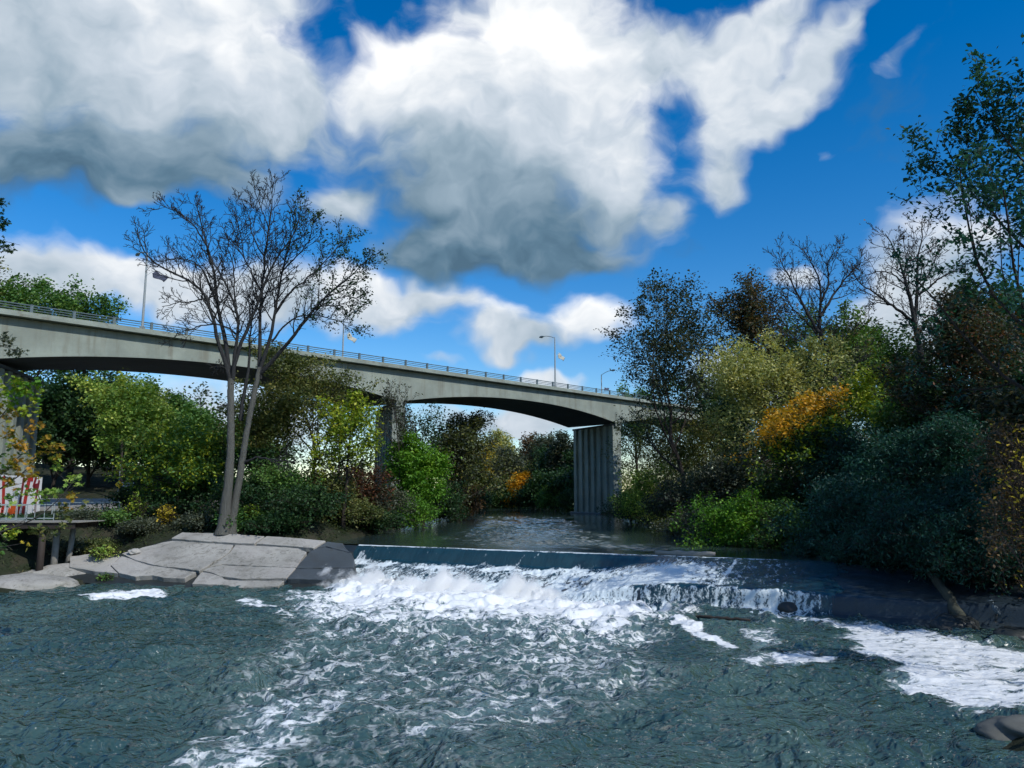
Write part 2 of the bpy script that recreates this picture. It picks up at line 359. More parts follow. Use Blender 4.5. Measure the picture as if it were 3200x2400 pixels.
# ------------------------------------------------------------------ upper river
m, t, out = new_mat('upper_river_water'); P = wpos(t)
w1 = t.noise(t.mapping(P, sc=(1, 1.3, 1)), 2.2, 5, .6, .6); w2 = t.noise(P, .25, 3, .5)
w3 = t.noise(P, 9, 3, .6)
h = t.math('ADD', t.math('MULTIPLY', w1, .5), t.math('MULTIPLY', w3, .25))
principled(t, out, (.030, .052, .050), .07, .5, 0, h, .5, .05); M['upper'] = m
xu = np.concatenate([[-110, -60, -30, -18], np.linspace(-14, 19, 300), [24, 60]]); vu = np.concatenate([np.linspace(.03, 3, 60), 3*np.exp(np.linspace(0.012, math.log(88/3), 520)), [95, 110, 140, 180, 240, 300]])
X, Vv = np.meshgrid(xu, vu); Y = C0[1]+(X-C0[0])*(A_[1]/A_[0])+Vv
wig = (fbm(X*.12, Y*.05, 3, 141)-.5)*9
gust = (1-sstep(5.0, 9.5, abs(X-2.5+wig)))*sstep(1.5, 6, Vv)*(1-sstep(60, 74, Vv))*(.35+.65*sstep(.35, .6, fbm(X*.35, Y*.22, 4, 145)))
wv = fbm(X*1.25+Y*.2, Y*1.5, 3, 151, .55)-.5
Z = wv*(.018+.30*gust)*(1-sstep(66, 84, Vv)*.9)
ru = link('river_water', mesh_np('river_water', np.stack([X, Y, Z], -1).reshape(-1, 3), grid_faces(len(xu), len(vu)), M['upper']))
tag(ru, 'calm dark upper river reflecting trees and sky above the dam', kind='structure')

# ------------------------------------------------------------------ lower pool: waves are real, foam patches follow where they drift
xs = np.concatenate([np.linspace(-45, -22, 90), np.linspace(-21.8, 20, 640), np.linspace(20.2, 26, 20)])
ys = 12*np.exp(np.linspace(0, math.log(49.5/12), 560)); ys = np.concatenate([np.linspace(-30, 11.8, 40), ys])
X, Y = np.meshgrid(xs, ys)
rel = np.stack([X-C0[0], Y-C0[1]], -1); Tt = rel@A_; Sd = rel@N_
wob = (fbm(X*.25, Y*.25, 3, 33)-.5)*3.0
reach = sstep(-1.2, 1.6, X-np.interp(Y, [10, 16, 44], [-6.5, -7.0, -10.6])+wob)*(1-sstep(-2.0, 1.4, X-np.interp(Y, [10, 17, 27, 37], [2.0, 2.6, 5.2, 7.6])+wob))
turb = reach*np.exp(-np.clip(Sd-5, 0, 99)/12.0)
wx = X+(fbm(X*.3, Y*.3, 3, 31)-.5)*2.5; wy = Y+(fbm(X*.3, Y*.3, 3, 41)-.5)*2.5
chop = fbm(wx*1.0, wy*1.6, 2, 51, .45)-.5
rid = 1-abs(fbm(wx*.8, wy*1.3, 4, 61, .55)*2-1)*1.6
rid2 = 1-abs(fbm(wx*1.7+wy*.4, wy*2.5, 2, 65, .4)*2-1)*1.7
swell = vnoise(wx*.35, wy*.5, 71)-.5
mid = fbm(wx*.55+wy*.12, wy*1.05, 3, 57, .5)-.5
roll = (1-abs(fbm(wx*.45, wy*.95, 2, 59)*2-1)*1.5)-.5
slick = .35+1.15*sstep(.32, .66, fbm(X*.16+Y*.05, Y*.30, 3, 79))
Zl = LW + mid*.36 + roll*.10 + chop*(.34*slick+.34*turb) + (rid-.6)*(.095+.26*turb) + (rid2-.6)*.075*slick + swell*(.14+.18*turb)
calm = 1-.3*sstep(-14, -26, X)
Zl = LW+(Zl-LW)*np.where(Y < 12, 1, 1)*calm
Zl = np.where(Sd < 5.0, LW-.05+(Zl-LW)*.4, Zl)
cov = .62*reach*np.exp(-(np.clip(Sd-5.5, 0, 99)/7.0)**1.6) + .40*reach*np.exp(-np.clip(Sd-6, 0, 99)/24.0)
cov += .14*np.exp(-np.clip(Sd-5, 0, 99)/40)*sstep(-22, -9, X)*(.35+.65*reach)
cov *= .72+.56*fbm(X*.28+3, Y*.5, 3, 83)
def poly_cov(pts, k, soft, warp=.5, seed=1):
    global cov
    W = [tuple(onz(x, y, LW)[:2]) for x, y in pts]
    d = sdist(X+(fbm(X*1.1, Y*1.1, 4, seed)-.5)*warp*2, Y+(fbm(X*1.1, Y*1.1, 4, seed+9)-.5)*warp*2, W)
    cov = np.maximum(cov, k*(1-sstep(-soft, soft, d)))
    return d
sheet = poly_cov([(2380, 1925), (2700, 1950), (2900, 1972), (3260, 2050), (3260, 2215), (3050, 2232), (2880, 2175), (2790, 2095), (2690, 2025), (2640, 1972), (2560, 1958)], .86, .55, .8, 3)
poly_cov([(2085, 1930), (2170, 1940), (2210, 1962), (2170, 1972), (2320, 2022), (2280, 2026), (2150, 1985), (2110, 1958)], .95, .12, .35, 5)
poly_cov([(2415, 2045), (2520, 2038), (2640, 2055), (2600, 2082), (2500, 2092), (2430, 2078)], .85, .25, .6, 7)
poly_cov([(2290, 2055), (2390, 2040), (2410, 2080), (2320, 2085)], .8, .25, .5, 8)
poly_cov([(2340, 1970), (2420, 1960), (2440, 2010), (2380, 2040), (2330, 2010)], .62, .3, .6, 9)
poly_cov([(230, 1862), (380, 1850), (510, 1846), (520, 1862), (380, 1872), (240, 1872)], .92, .25, .5, 11)
poly_cov([(730, 1878), (800, 1872), (870, 1885), (850, 1897), (780, 1890)], .75, .2, .4, 12)
poly_cov([(1300, 2260), (1480, 2190), (1640, 2140), (1790, 2170), (1770, 2250), (1560, 2290), (1380, 2330), (1230, 2330)], .60, .8, 1.0, 13)
poly_cov([(640, 2330), (820, 2200), (1000, 2170), (1250, 2120), (1100, 2230), (900, 2330), (760, 2420), (580, 2430)], .62, .7, 1.0, 14)
poly_cov([(900, 1850), (1080, 1840), (2060, 1890), (2000, 1935), (1500, 1960), (1050, 1960), (900, 1930)], .74, 1.4, 1.2, 15)
dark = 1-sstep(2.0, 7.0, np.hypot((X-5.0)/1.3, Y-16.5))
cov = cov*(1-.7*dark)
flat = (1-sstep(-.6, .3, sheet)); Zl = Zl*(1-.7*flat)+(LW+.02)*.7*flat
me = mesh_np('lower_river_water', np.stack([X, Y, Zl], -1).reshape(-1, 3), grid_faces(len(xs), len(ys)), M['dam'])
set_attr(me, 'coverage', cov)
m, t, out = new_mat('lower_river_water'); P = wpos(t); cv = t.n('ShaderNodeAttribute', attribute_name='coverage').outputs['Fac']
warp = t.noise(P, .9, 4, .55, 0, 1)
v1 = t.n('ShaderNodeVectorMath', operation='ADD', inp={0: P, 1: t.n('ShaderNodeVectorMath', operation='SCALE', inp={0: warp, 'Scale': 1.1}).outputs[0]}).outputs[0]
va = t.mapping(v1, rot=(0, 0, .25), sc=(.85, 1.25, 1))
vl = t.mapping(v1, rot=(0, 0, .2), sc=(.8, 1.5, 1))
n1 = t.noise(va, 1.3, 4, .60); n2 = t.noise(va, 4.4, 3, .62); ln = t.noise(vl, 1.5, 3, .55)
lace = t.math('SUBTRACT', 1, t.math('MULTIPLY', t.math('ABSOLUTE', t.math('SUBTRACT', ln, .5)), 11.0), clamp=True)
nn = t.math('ADD', t.math('ADD', t.math('MULTIPLY', n1, .50), t.math('MULTIPLY', n2, .42)), t.math('MULTIPLY', lace, .10))
thr = t.math('SUBTRACT', .80, t.math('MULTIPLY', cv, .48))
foam1 = t.smooth(t.math('SUBTRACT', thr, .05), t.math('ADD', thr, .10), nn)
foam2 = t.math('MULTIPLY', t.math('MULTIPLY', t.smooth(.25, .95, t.math('ADD', lace, t.math('MULTIPLY', t.math('SUBTRACT', n2, .5), 1.2))), t.smooth(.08, .42, cv)), t.smooth(.38, .58, n1))
foam = t.math('MAXIMUM', foam1, t.math('MULTIPLY', foam2, .85))
deep = t.mix(t.smooth(.35, .65, t.noise(t.mapping(P, sc=(1, .6, 1)), .22, 4)), (.030, .068, .062), (.058, .106, .090))
milk = t.mix(t.smooth(.1, .7, cv), deep, (.11, .18, .18))
col = t.mix(foam, milk, (.74, .77, .78))
ro = t.math('ADD', .07, t.math('MULTIPLY', foam, .55))
bh = t.math('ADD', t.math('ADD', t.noise(t.mapping(P, rot=(0, 0, .15), sc=(1, 1.6, 1)), 2.0, 2, .5, .6), t.math('MULTIPLY', t.noise(t.mapping(P, rot=(0, 0, -.3), sc=(1, 1.5, 1)), 5.5, 1, .5, .3), .22)), t.math('MULTIPLY', foam, .12))
principled(t, out, col, ro, t.math('SUBTRACT', .65, t.math('MULTIPLY', foam, .35)), 0, bh, t.math('SUBTRACT', 1.0, t.math('MULTIPLY', foam, .72)), .40).inputs['IOR'].default_value = 1.6; M['lower'] = m
me.materials.clear(); me.materials.append(m)
tag(link('lower_river_water', me), 'choppy green grey river below the dam streaked with foam', kind='structure')

# white water boiling at the foot of the dam: lumps plus flying drops
rng = np.random.default_rng(5)
m, t, out = new_mat('white_water'); P = wpos(t)
nz = t.noise(P, 6, 6, .7)
col = t.mix(nz, (.84, .86, .84), (.95, .95, .93))
p = principled(t, out, col, .7, .3, 0, nz, .9, .08)
tr = t.n('ShaderNodeBsdfTranslucent'); tr.inputs[0].default_value = (.95, .96, .95, 1)
mx = t.n('ShaderNodeMixShader', inp={0: .12, 1: p.outputs[0], 2: tr.outputs[0]}); t.L.new(mx.outputs[0], out.inputs[0]); M['white_water'] = m
tt = np.linspace(.8, 18.6, 520); ss = np.linspace(-1, 1, 60)
T, S = np.meshgrid(tt, ss)
plume = np.clip(fbm(T[0]*.55, T[0]*0, 3, 91)*2.1-.42, 0, 1.2)
plume *= sstep(.8, 1.8, tt)*(1-sstep(16.2, 18.6, tt))
def foot_s(t): return 5.0+0*t
prof = np.exp(-((S+.1)/.45)**2)
Hs = (plume[None, :]*.34+.16)*prof*(.25+1.5*fbm(T*1.9, S*2.2, 6, 95, .66))
Hs *= (sstep(.8, 2.0, T)*(1-sstep(17, 18.6, T)))
SS = foot_s(T)+.35+S*1.15+ (fbm(T*.9, S, 3, 97)-.5)*1.0
V1 = dam_xyz(T, SS, LW-.10+Hs*.95)
F1 = grid_faces(len(tt), len(ss))
npf, per = 420, 150
tp = rng.uniform(.9, 18.3, npf); pl_ = np.interp(tp, tt, plume)
hp_ = rng.random(npf)**1.6*(.08+pl_**1.5*1.05); rp = rng.uniform(.09, .21, npf)*(1.05-.4*np.clip(hp_, 0, 1))
sp0 = foot_s(tp)+.35+rng.normal(0, .42, npf)+.1*hp_
n = npf*per
ti = (tp[:, None]+rng.normal(0, 1, (npf, per))*rp[:, None]*1.15).ravel(); si = (sp0[:, None]+rng.normal(0, 1, (npf, per))*rp[:, None]*1.2).ravel()
hz = (hp_[:, None]+rng.normal(0, 1, (npf, per))*rp[:, None]*.75).ravel()
c = dam_xyz(ti, si, LW+.02+np.maximum(hz, -.05))
r = rng.uniform(.005, .014, n)
D = rng.normal(0, 1, (n, 4, 3)); D /= np.linalg.norm(D, axis=2)[:, :, None]
V2 = (c[:, None, :]+D*r[:, None, None]).reshape(-1, 3)
F2 = np.arange(n*4).reshape(n, 4)+len(V1.reshape(-1, 3))
me = mesh_np('white_water', np.concatenate([V1.reshape(-1, 3), V2]), np.concatenate([F1, F2]), M['white_water'])
tag(link('white_water', me), 'white churning spray boiling along the foot of the dam', 'spray', kind='stuff')

# the spray itself: a low cloud of fine water in the air, denser in plumes
mb = MB(); mb.box((9.6, 0, .90), (18.6, 2.9, 1.9))
m = bpy.data.materials.new('spray_mist'); m.use_nodes = True; m.node_tree.nodes.clear(); t = NT(m.node_tree); out = t.n('ShaderNodeOutputMaterial')
P = t.n('ShaderNodeTexCoord').outputs['Object']; sx = t.n('ShaderNodeSeparateXYZ', inp={0: P})
wpn = t.noise(P, 2.2, 3, .6); pl1 = t.noise(t.mapping(P, (3.3, 0, 0), sc=(1, .12, .05)), .62, 3, .6)
hgt = t.math('MULTIPLY_ADD', t.smooth(.38, .68, pl1), 1.3, .28)
endf = t.math('MULTIPLY', t.smooth(1.3, 2.6, sx.outputs[0]), t.smooth(18.6, 16.4, sx.outputs[0]))
yy = t.math('MULTIPLY', sx.outputs[1], .80); prof = t.math('SUBTRACT', 1, t.math('MULTIPLY', yy, yy), clamp=True)
n3 = t.noise(P, 3.4, 5, .62, .6)
f = t.math('SUBTRACT', t.math('ADD', t.math('MULTIPLY', t.math('MULTIPLY', hgt, prof), endf), t.math('MULTIPLY', t.math('SUBTRACT', n3, .52), 1.15)), sx.outputs[2])
d = t.math('MULTIPLY', t.math('MULTIPLY', t.smooth(.0, .45, f), 21.0), t.math('MULTIPLY', endf, t.smooth(.0, .35, prof)))
v = t.n('ShaderNodeVolumePrincipled', inp={'Color': (.985, .99, .985, 1), 'Density': d, 'Anisotropy': .1}); t.L.new(v.outputs[0], out.inputs['Volume'])
spray = mb.build('spray', m); p0 = dam_xyz(np.array(0.), np.array(5.15), np.array(LW+0.)); spray.location = Vector(p0); spray.rotation_euler = (0, 0, math.atan2(A_[1], A_[0]))
tag(spray, 'white mist of spray hanging over the foot of the falls', 'spray', kind='stuff')

# ------------------------------------------------------------------ concrete apron slabs on the left
ap0 = Vector((C0[0], C0[1], 0))
aA = Vector((A_[0], A_[1], 0)); aN = Vector((N_[0], N_[1], 0))
pt = onz(800, 1682, .45); pb = onz(800, 1822, -1.75)
nrm = (pb-pt).cross(Vector((1, -.10, -.012))).normalized()
if nrm.z < 0: nrm = -nrm
def on_apron(zx, zy, up=0):
    x, y = 200+.4295*zx, 1600+.4295*zy
    d = ray(x, y); o = Vector((0, 0, CZ)); q = o+d*((pt-o).dot(nrm)/d.dot(nrm)); return q+nrm*up
apron = empty('concrete_apron', pt); tag(apron, 'broken pale concrete slabs sloping into the river left of the dam', 'apron')
slabs = [
 ([(780, 195), (860, 152), (1140, 157), (1460, 180), (1385, 232), (1240, 228), (1000, 214)], 'slab', .10),
 ([(1475, 180), (1700, 196), (1905, 215), (1815, 268), (1700, 256), (1400, 234)], 'slab', .12),
 ([(420, 302), (600, 252), (780, 208), (1000, 222), (1232, 238), (1195, 300), (985, 428), (870, 408), (740, 398), (650, 383), (520, 348)], 'slab', .02),
 ([(1248, 240), (1480, 250), (1700, 264), (1765, 290), (1690, 402), (1380, 392), (1150, 380), (1060, 400), (1205, 300)], 'slab', .04),
 ([(1010, 428), (1060, 402), (1150, 384), (1380, 396), (1688, 406), (1618, 480), (1290, 484), (1130, 462), (1060, 436)], 'slab', 0),
 ([(340, 382), (420, 318), (520, 352), (650, 392), (760, 404), (960, 434), (880, 480), (720, 474), (640, 458), (520, 466), (400, 440)], 'slab', -.03),
 ([(1000, 434), (1060, 440), (1150, 468), (1200, 528), (930, 520)], 'slab', -.03),
 ([(1790, 290), (1835, 268), (1905, 258), (2090, 300), (2112, 350), (2110, 405), (1690, 412), (1700, 395)], 'slab_wet', .06),
 ([(1690, 416), (2108, 410), (2050, 470), (1900, 492), (1622, 486)], 'slab_wet', .04),
 ([(1840, 262), (1915, 220), (2030, 232), (2050, 270), (2080, 296), (1905, 254)], 'slab_wet', .10),
 ([(1150, 480), (1290, 490), (1600, 490), (1560, 530), (1300, 542), (1205, 530)], 'slab', -.16),
 ([(40, 395), (40, 320), (200, 300), (330, 330), (410, 316), (335, 386), (390, 440), (220, 425)], 'slab', -.08),
]
for k, (poly, mat, up) in enumerate(slabs):
    rs = random.Random(k)
    pp = []
    n = len(poly)
    for i in range(n):
        a = Vector((*poly[i], 0)); b = Vector((*poly[(i+1) % n], 0)); L = (b-a).length; q = max(1, int(L/28))
        for j in range(q):
            w = a.lerp(b, j/q); jit = 2.6 if j else 1.2
            pp.append((w.x+rs.uniform(-jit, jit), w.y+rs.uniform(-jit, jit)*.6))
    if (sum((pp[i][0]*pp[(i+1) % len(pp)][1]-pp[(i+1) % len(pp)][0]*pp[i][1]) for i in range(len(pp)))) > 0: pp.reverse()
    mb = MB(); V = [on_apron(x, y, up*.45+rs.uniform(-.012, .012))-pt for x, y in pp]
    mb.prism([v - nrm*.34 for v in V], nrm*.34)
    o = mb.build('slab', M[mat], apron, bevel=.03)
    if mat == 'slab_wet': o['label'] = 'dark wet slab beside the falling water'
# sub-base under slabs
mb = MB(); base = [(0, 470), (0, 330), (420, 270), (780, 165), (900, 150), (1460, 178), (1930, 212), (2100, 260), (2125, 400), (2050, 520), (1500, 560), (900, 560), (400, 500)]
V = [on_apron(x, y, -.30)-pt for x, y in base]; mb.prism([v-nrm*.9 for v in V], nrm*.9); mb.build('rubble_base', M['rock_dark'], apron)

# ------------------------------------------------------------------ bridge
B0 = Vector((-42.45, 62.09, 0)); BD = Vector((.7141, .7000, 0)); BN = Vector((-.7000, .7141, 0))   # near edge, along, away from viewer
PD = Vector((-.25, .97, 0)).normalized()      # piers stand along the stream
def bp(s, w, z): return B0+BD*s+BN*w+Vector((0, 0, z))
BW = 11.0
bridge = empty('arch_bridge', bp(40, 0, 0)); tag(bridge, 'long pale concrete road bridge on arched girders crossing high above the river', 'bridge')
bo = bridge.location.copy()
PIERS = [-42.5, -.8, 41.0, 83.0, 125.0]
def soff(s):
    for a, b in zip(PIERS, PIERS[1:]):
        if a <= s <= b:
            u = (s-a)/(b-a)*2-1; return 14.15+1.95*(1-abs(u)**2.1)
    return 14.15
S_ = sorted(set([round(q, 2) for q in np.arange(-42.5, 125.01, .9)]+PIERS))
# girder: two fascia walls and the soffit between, as a closed loft
sec = lambda s: [bp(s, .35, 17.95), bp(s, .35, soff(s)), bp(s, BW-.35, soff(s)), bp(s, BW-.35, 17.95)]
mb = MB(); V = []
for s in S_: V += [p-bo for p in sec(s)]
Fs = []
for i in range(len(S_)-1):
    for j in range(4):
        Fs.append((i*4+j, i*4+(j+1) % 4, i*4+4+(j+1) % 4, i*4+4+j))
Fs += [(0, 3, 2, 1), tuple(len(V)-4+k for k in range(4))]
mb.add(V, Fs)
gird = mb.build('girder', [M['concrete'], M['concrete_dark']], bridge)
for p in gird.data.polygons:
    if p.normal.z < -.6: p.material_index = 1  # faces turned down take the copy coloured as shaded
# pale lower edge moulding of the fascia
mb = MB()
for s0, s1 in zip(S_, S_[1:]): mb.bar(bp(s0, .32, soff(s0)+.16)-bo, bp(s1, .32, soff(s1)+.16)-bo, .10, .28)
mb.build('edge_band', M['concrete'], bridge)
# slab with overhang and parapet kerb
mb = MB()
mb.add([bp(s, w, z)-bo for s in (-46, 126) for w, z in ((-.5, 18.0), (BW+.5, 18.0), (BW+.5, 18.22), (-.5, 18.22))], [(3, 2, 1, 0), (4, 5, 6, 7), (0, 1, 5, 4), (1, 2, 6, 5), (2, 3, 7, 6), (3, 0, 4, 7)])
mb.build('deck', M['concrete'], bridge)
for w in (.02, BW-.02):
    mb = MB(); mb.add([bp(s, w+dw, z)-bo for s in (-46, 126) for dw, z in ((-.2, 18.225), (.2, 18.225), (.2, 18.52), (-.2, 18.52))], [(3, 2, 1, 0), (4, 5, 6, 7), (0, 1, 5, 4), (1, 2, 6, 5), (2, 3, 7, 6), (3, 0, 4, 7)])
    mb.build('kerb', M['concrete'], bridge)
# railings
for w in (.02, BW-.02):
    mb = MB()
    for z, r in ((19.14, .055), (18.93, .04), (18.72, .04)): mb.tube([bp(s, w, z)-bo for s in (-46, 126)], r, 6)
    rail = mb.build('railing', M['rail'], bridge)
    pm = None
    for k in range(38):
        s = 35.0+3.27*(k-14)
        if w > 1 and k % 2: continue
        if pm is None:
            mb = MB(); mb.box((0, 0, .34), (.22, .16, .68), Matrix.Rotation(math.atan2(BD.y, BD.x), 3, 'Z')); mb.box((0, 0, .70), (.20, .20, .05), Matrix.Rotation(math.atan2(BD.y, BD.x), 3, 'Z'))
            pm = mb.build('post', M['rail'], rail, bp(s, w, 18.5)-bo); src = pm
        else:
            c = src.copy(); COL.objects.link(c); c.parent = rail; c.location = bp(s, w, 18.5)-bo
# piers
def pier(s, base_z, top_z, ncol=7, PD=PD):
    P0 = bp(s, .5, 0); L = 12.2
    ang = math.atan2(PD.y, PD.x); Rm = Matrix.Rotation(ang, 3, 'Z')
    pr = MB()
    cz = (base_z+top_z)/2
    c0 = P0+PD*(L/2)
    pr.box(Vector((c0.x, c0.y, cz))-bo, (L-.4, .75, top_z-base_z), Rm)
    po = pr.build('pier', M['concrete'], bridge)
    for k in range(ncol):
        c = P0+PD*(.55+(L-1.1)*k/(ncol-1)); cb = MB()
        ww = 1.1 if k in (0,) else .85
        cb.box(Vector((c.x, c.y, cz+.05))-bo, (ww, 1.55, top_z-base_z-.1), Rm); cb.build('column', M['concrete'], po, bevel=.05)
    cb = MB(); cb.box(Vector((c0.x, c0.y, base_z+.9))-bo, (L+1.2, 2.3, 1.9), Rm); cb.build('footing', M['slab_wet'] if base_z < 0 else M['concrete'], po, bevel=.08)
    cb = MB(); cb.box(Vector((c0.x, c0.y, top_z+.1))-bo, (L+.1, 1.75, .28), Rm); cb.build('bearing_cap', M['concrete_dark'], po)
    return po
pier(-42.5, 1.0, 13.9); pl = pier(-.8, .6, 13.9); pier(41.0, -.5, 13.9, 7, Vector((-.33, .94, 0)).normalized()); pier(83.0, -1.6, 13.9, 7, Vector((-.44, .90, 0)).normalized()); pier(125, 1, 13.9)
for s in (41.0, 83.0):
    mb = MB(); q = bp(s, .2, 0); mb.add([bp(s+a, .28+b, z)-bo for z in (13.6, 15.9) for a, b in ((-.55, 0), (.55, 0), (.55, .2), (-.55, .2))], [(3, 2, 1, 0), (4, 5, 6, 7), (0, 1, 5, 4), (1, 2, 6, 5), (2, 3, 7, 6), (3, 0, 4, 7)])
    mb.build('pilaster', M['concrete'], bridge)
# painted panel on the lower part of the left pier (the face that looks at the river)
PR = Vector((PD.y, -PD.x, 0))
q0 = bp(-.8, .5, 0)+PR*1.2
def mural(u, z, o=0): return q0+PD*u+PR*o+Vector((0, 0, z))
mb = MB(); mb.prism([mural(-.5, .8)-bo, mural(13.2, .8)-bo, mural(13.2, 4.9)-bo, mural(-.5, 4.9)-bo][::-1], PR*-.12)
panel = mb.build('painted_panel', M['white_paint'], pl)
def stroke(pts, w, mat):
    mb = MB()
    for a, b in zip(pts, pts[1:]):
        A2, B2 = mural(a[0], a[1], .02)-bo, mural(b[0], b[1], .02)-bo
        d = (B2-A2).normalized(); sx = d.cross(PR).normalized()*w/2
        mb.prism([A2-sx, B2-sx, B2+sx, A2+sx], PR*.01)
    mb.build('painted_stroke', M[mat], panel)
stroke([(8.6, .95), (9.0, 2.8), (9.6, 4.8)], .8, 'red_paint'); stroke([(7.2, .95), (7.8, 2.8), (8.2, 4.8)], .5, 'maroon_paint')
stroke([(11.4, 4.9), (10.8, 3.9), (12.2, 4.1)], .5, 'maroon_paint'); stroke([(12.3, 4.6), (11.8, 3.0), (11.9, 1.4)], .45, 'maroon_paint')
stroke([(5.2, 1.0), (5.6, 2.0), (7.0, 2.0), (7.4, 1.0)], .9, 'orange_paint'); stroke([(9.6, 4.7), (10.6, 4.7)], .5, 'red_paint')
stroke([(3.4, 4.8), (3.9, 2.4), (3.6, 1.0)], .6, 'red_paint'); stroke([(1.2, 1.0), (1.9, 3.2), (2.3, 4.7)], .6, 'maroon_paint')

# street lamps on the bridge
def lamp(s, w, arm, label, H=7.25):
    base = bp(s, w, 18.53); root = empty('street_lamp', base); tag(root, label, 'street lamp', 'street lamps on the bridge')
    mb = MB(); mb.tube([(0, 0, 0), (0, 0, H*.5), (0, 0, H)], [.12, .10, .075], 10); mb.box((0, 0, .1), (.36, .36, .2)); mb.build('pole', M['steel'], root)
    mb = MB(); a = Vector(arm).normalized(); pts = [Vector((0, 0, H-.05))+a*(u*2.3)+Vector((0, 0, .55*math.sin(u*1.7))) for u in (0, .2, .4, .6, .8, 1)]
    mb.tube(pts, .05, 8); mb.build('arm', M['steel'], root)
    e = pts[-1]; mb = MB(); hp = [e-a*.15, e+a*.12, e+a*.4, e+a*.7, e+a*.85]; mb.tube(hp, [.06, .14, .17, .12, .03], 10); h = mb.build('lamp_head', M['rail'], root, smooth=True)
    mb = MB(); mb.tube([e+a*.3+Vector((0, 0, -.13)), e+a*.3+Vector((0, 0, -.2))], [.13, .05], 10); mb.build('lens', M['rail_pale'], h)
    return root
def flag(s, w, z, mat, dirv, label, curl):
    """staff on the pole with a cloth blown sideways"""
    base = bp(s, w, z); root = empty('flag', base); tag(root, label, 'flag', 'flags on the bridge lamps')
    d = Vector(dirv).normalized(); tip = d*.75+Vector((0, 0, .65))
    mb = MB(); mb.tube([Vector((0, 0, 0)), tip], .02, 6); mb.build('staff', M['steel'], root)
    nx, nz = 12, 6; V = []
    for j in range(nz):
        for i in range(nx):
            u = i/(nx-1); v = j/(nz-1)
            st = tip*(1-.55*v)
            V.append(st + d*(u*1.15) + Vector((.12*math.sin(u*7+v*2), .12*math.cos(u*6), -u*curl-.12*math.sin(u*5)-.25*u*v)))
    me = mesh_np('cloth', [tuple(v) for v in V], grid_faces(nx, nz), M[mat]); o = link('cloth', me, root)
    sm = o.modifiers.new('s', 'SOLIDIFY'); sm.thickness = .01
lamp(11.3, .02, BN, 'grey street lamp on bridge rail behind the bare tree')
lamp(39.6, BW-.02, -BN, 'street lamp on far bridge rail between bare tree and arch')
lamp(68.2, .02, BN, 'tall street lamp standing alone above the river arch')
lamp(92.4, BW-.02, -BN, 'street lamp on far bridge rail with its arm bending right', 5.6)
flag(11.3, -.12, 23.6, 'flag_dark', BD, 'dark flag on lamp pole left of bare tree', .5)
flag(39.6, BW-.1, 23.5, 'flag_pale', BD, 'pale flag on lamp beside bare tree branches', .9)
flag(68.2, -.12, 23.0, 'flag_pale', BD, 'pale flag streaming from lamp above the river arch', .7)
flag(92.4, BW-.15, 21.3, 'flag_dark', BD, 'dark flag on farthest lamp at right bridge end', .15)

# ------------------------------------------------------------------ vegetation generator
LEAF = {}
def leaves_mesh(anchors, n, size, sigma, rng, aspect=.62, droop=.0, shape='diamond', up=.6):
    A = anchors[rng.integers(0, len(anchors), n)] + rng.normal(0, 1, (n, 3))*sigma
    nr = rng.normal(0, 1, (n, 3)); nr[:, 2] = abs(nr[:, 2])+up; nr /= np.linalg.norm(nr, axis=1)[:, None]
    ax = rng.normal(0, 1, (n, 3)); ax[:, 2] -= droop; ax -= nr*(ax*nr).sum(1)[:, None]; ax /= np.linalg.norm(ax, axis=1)[:, None]+1e-9
    sd = np.cross(nr, ax); L = size*rng.uniform(.6, 1.25, n)[:, None]
    if shape == 'maple':
        prof = [(0, 0), (.30, -.42), (.42, -.16), (.72, -.36), (.68, -.12), (1, 0), (.68, .12), (.72, .36), (.42, .16), (.30, .42)]
        V = np.stack([A+ax*L*a+sd*L*b+nr*L*(-.12*abs(b)*2) for a, b in prof], 1); k = len(prof)
    else:
        V = np.stack([A, A+ax*L*.45+sd*L*aspect/2, A+ax*L-nr*L*.12, A+ax*L*.45-sd*L*aspect/2], 1); k = 4
    return V.reshape(-1, 3), np.arange(n*k).reshape(n, k)

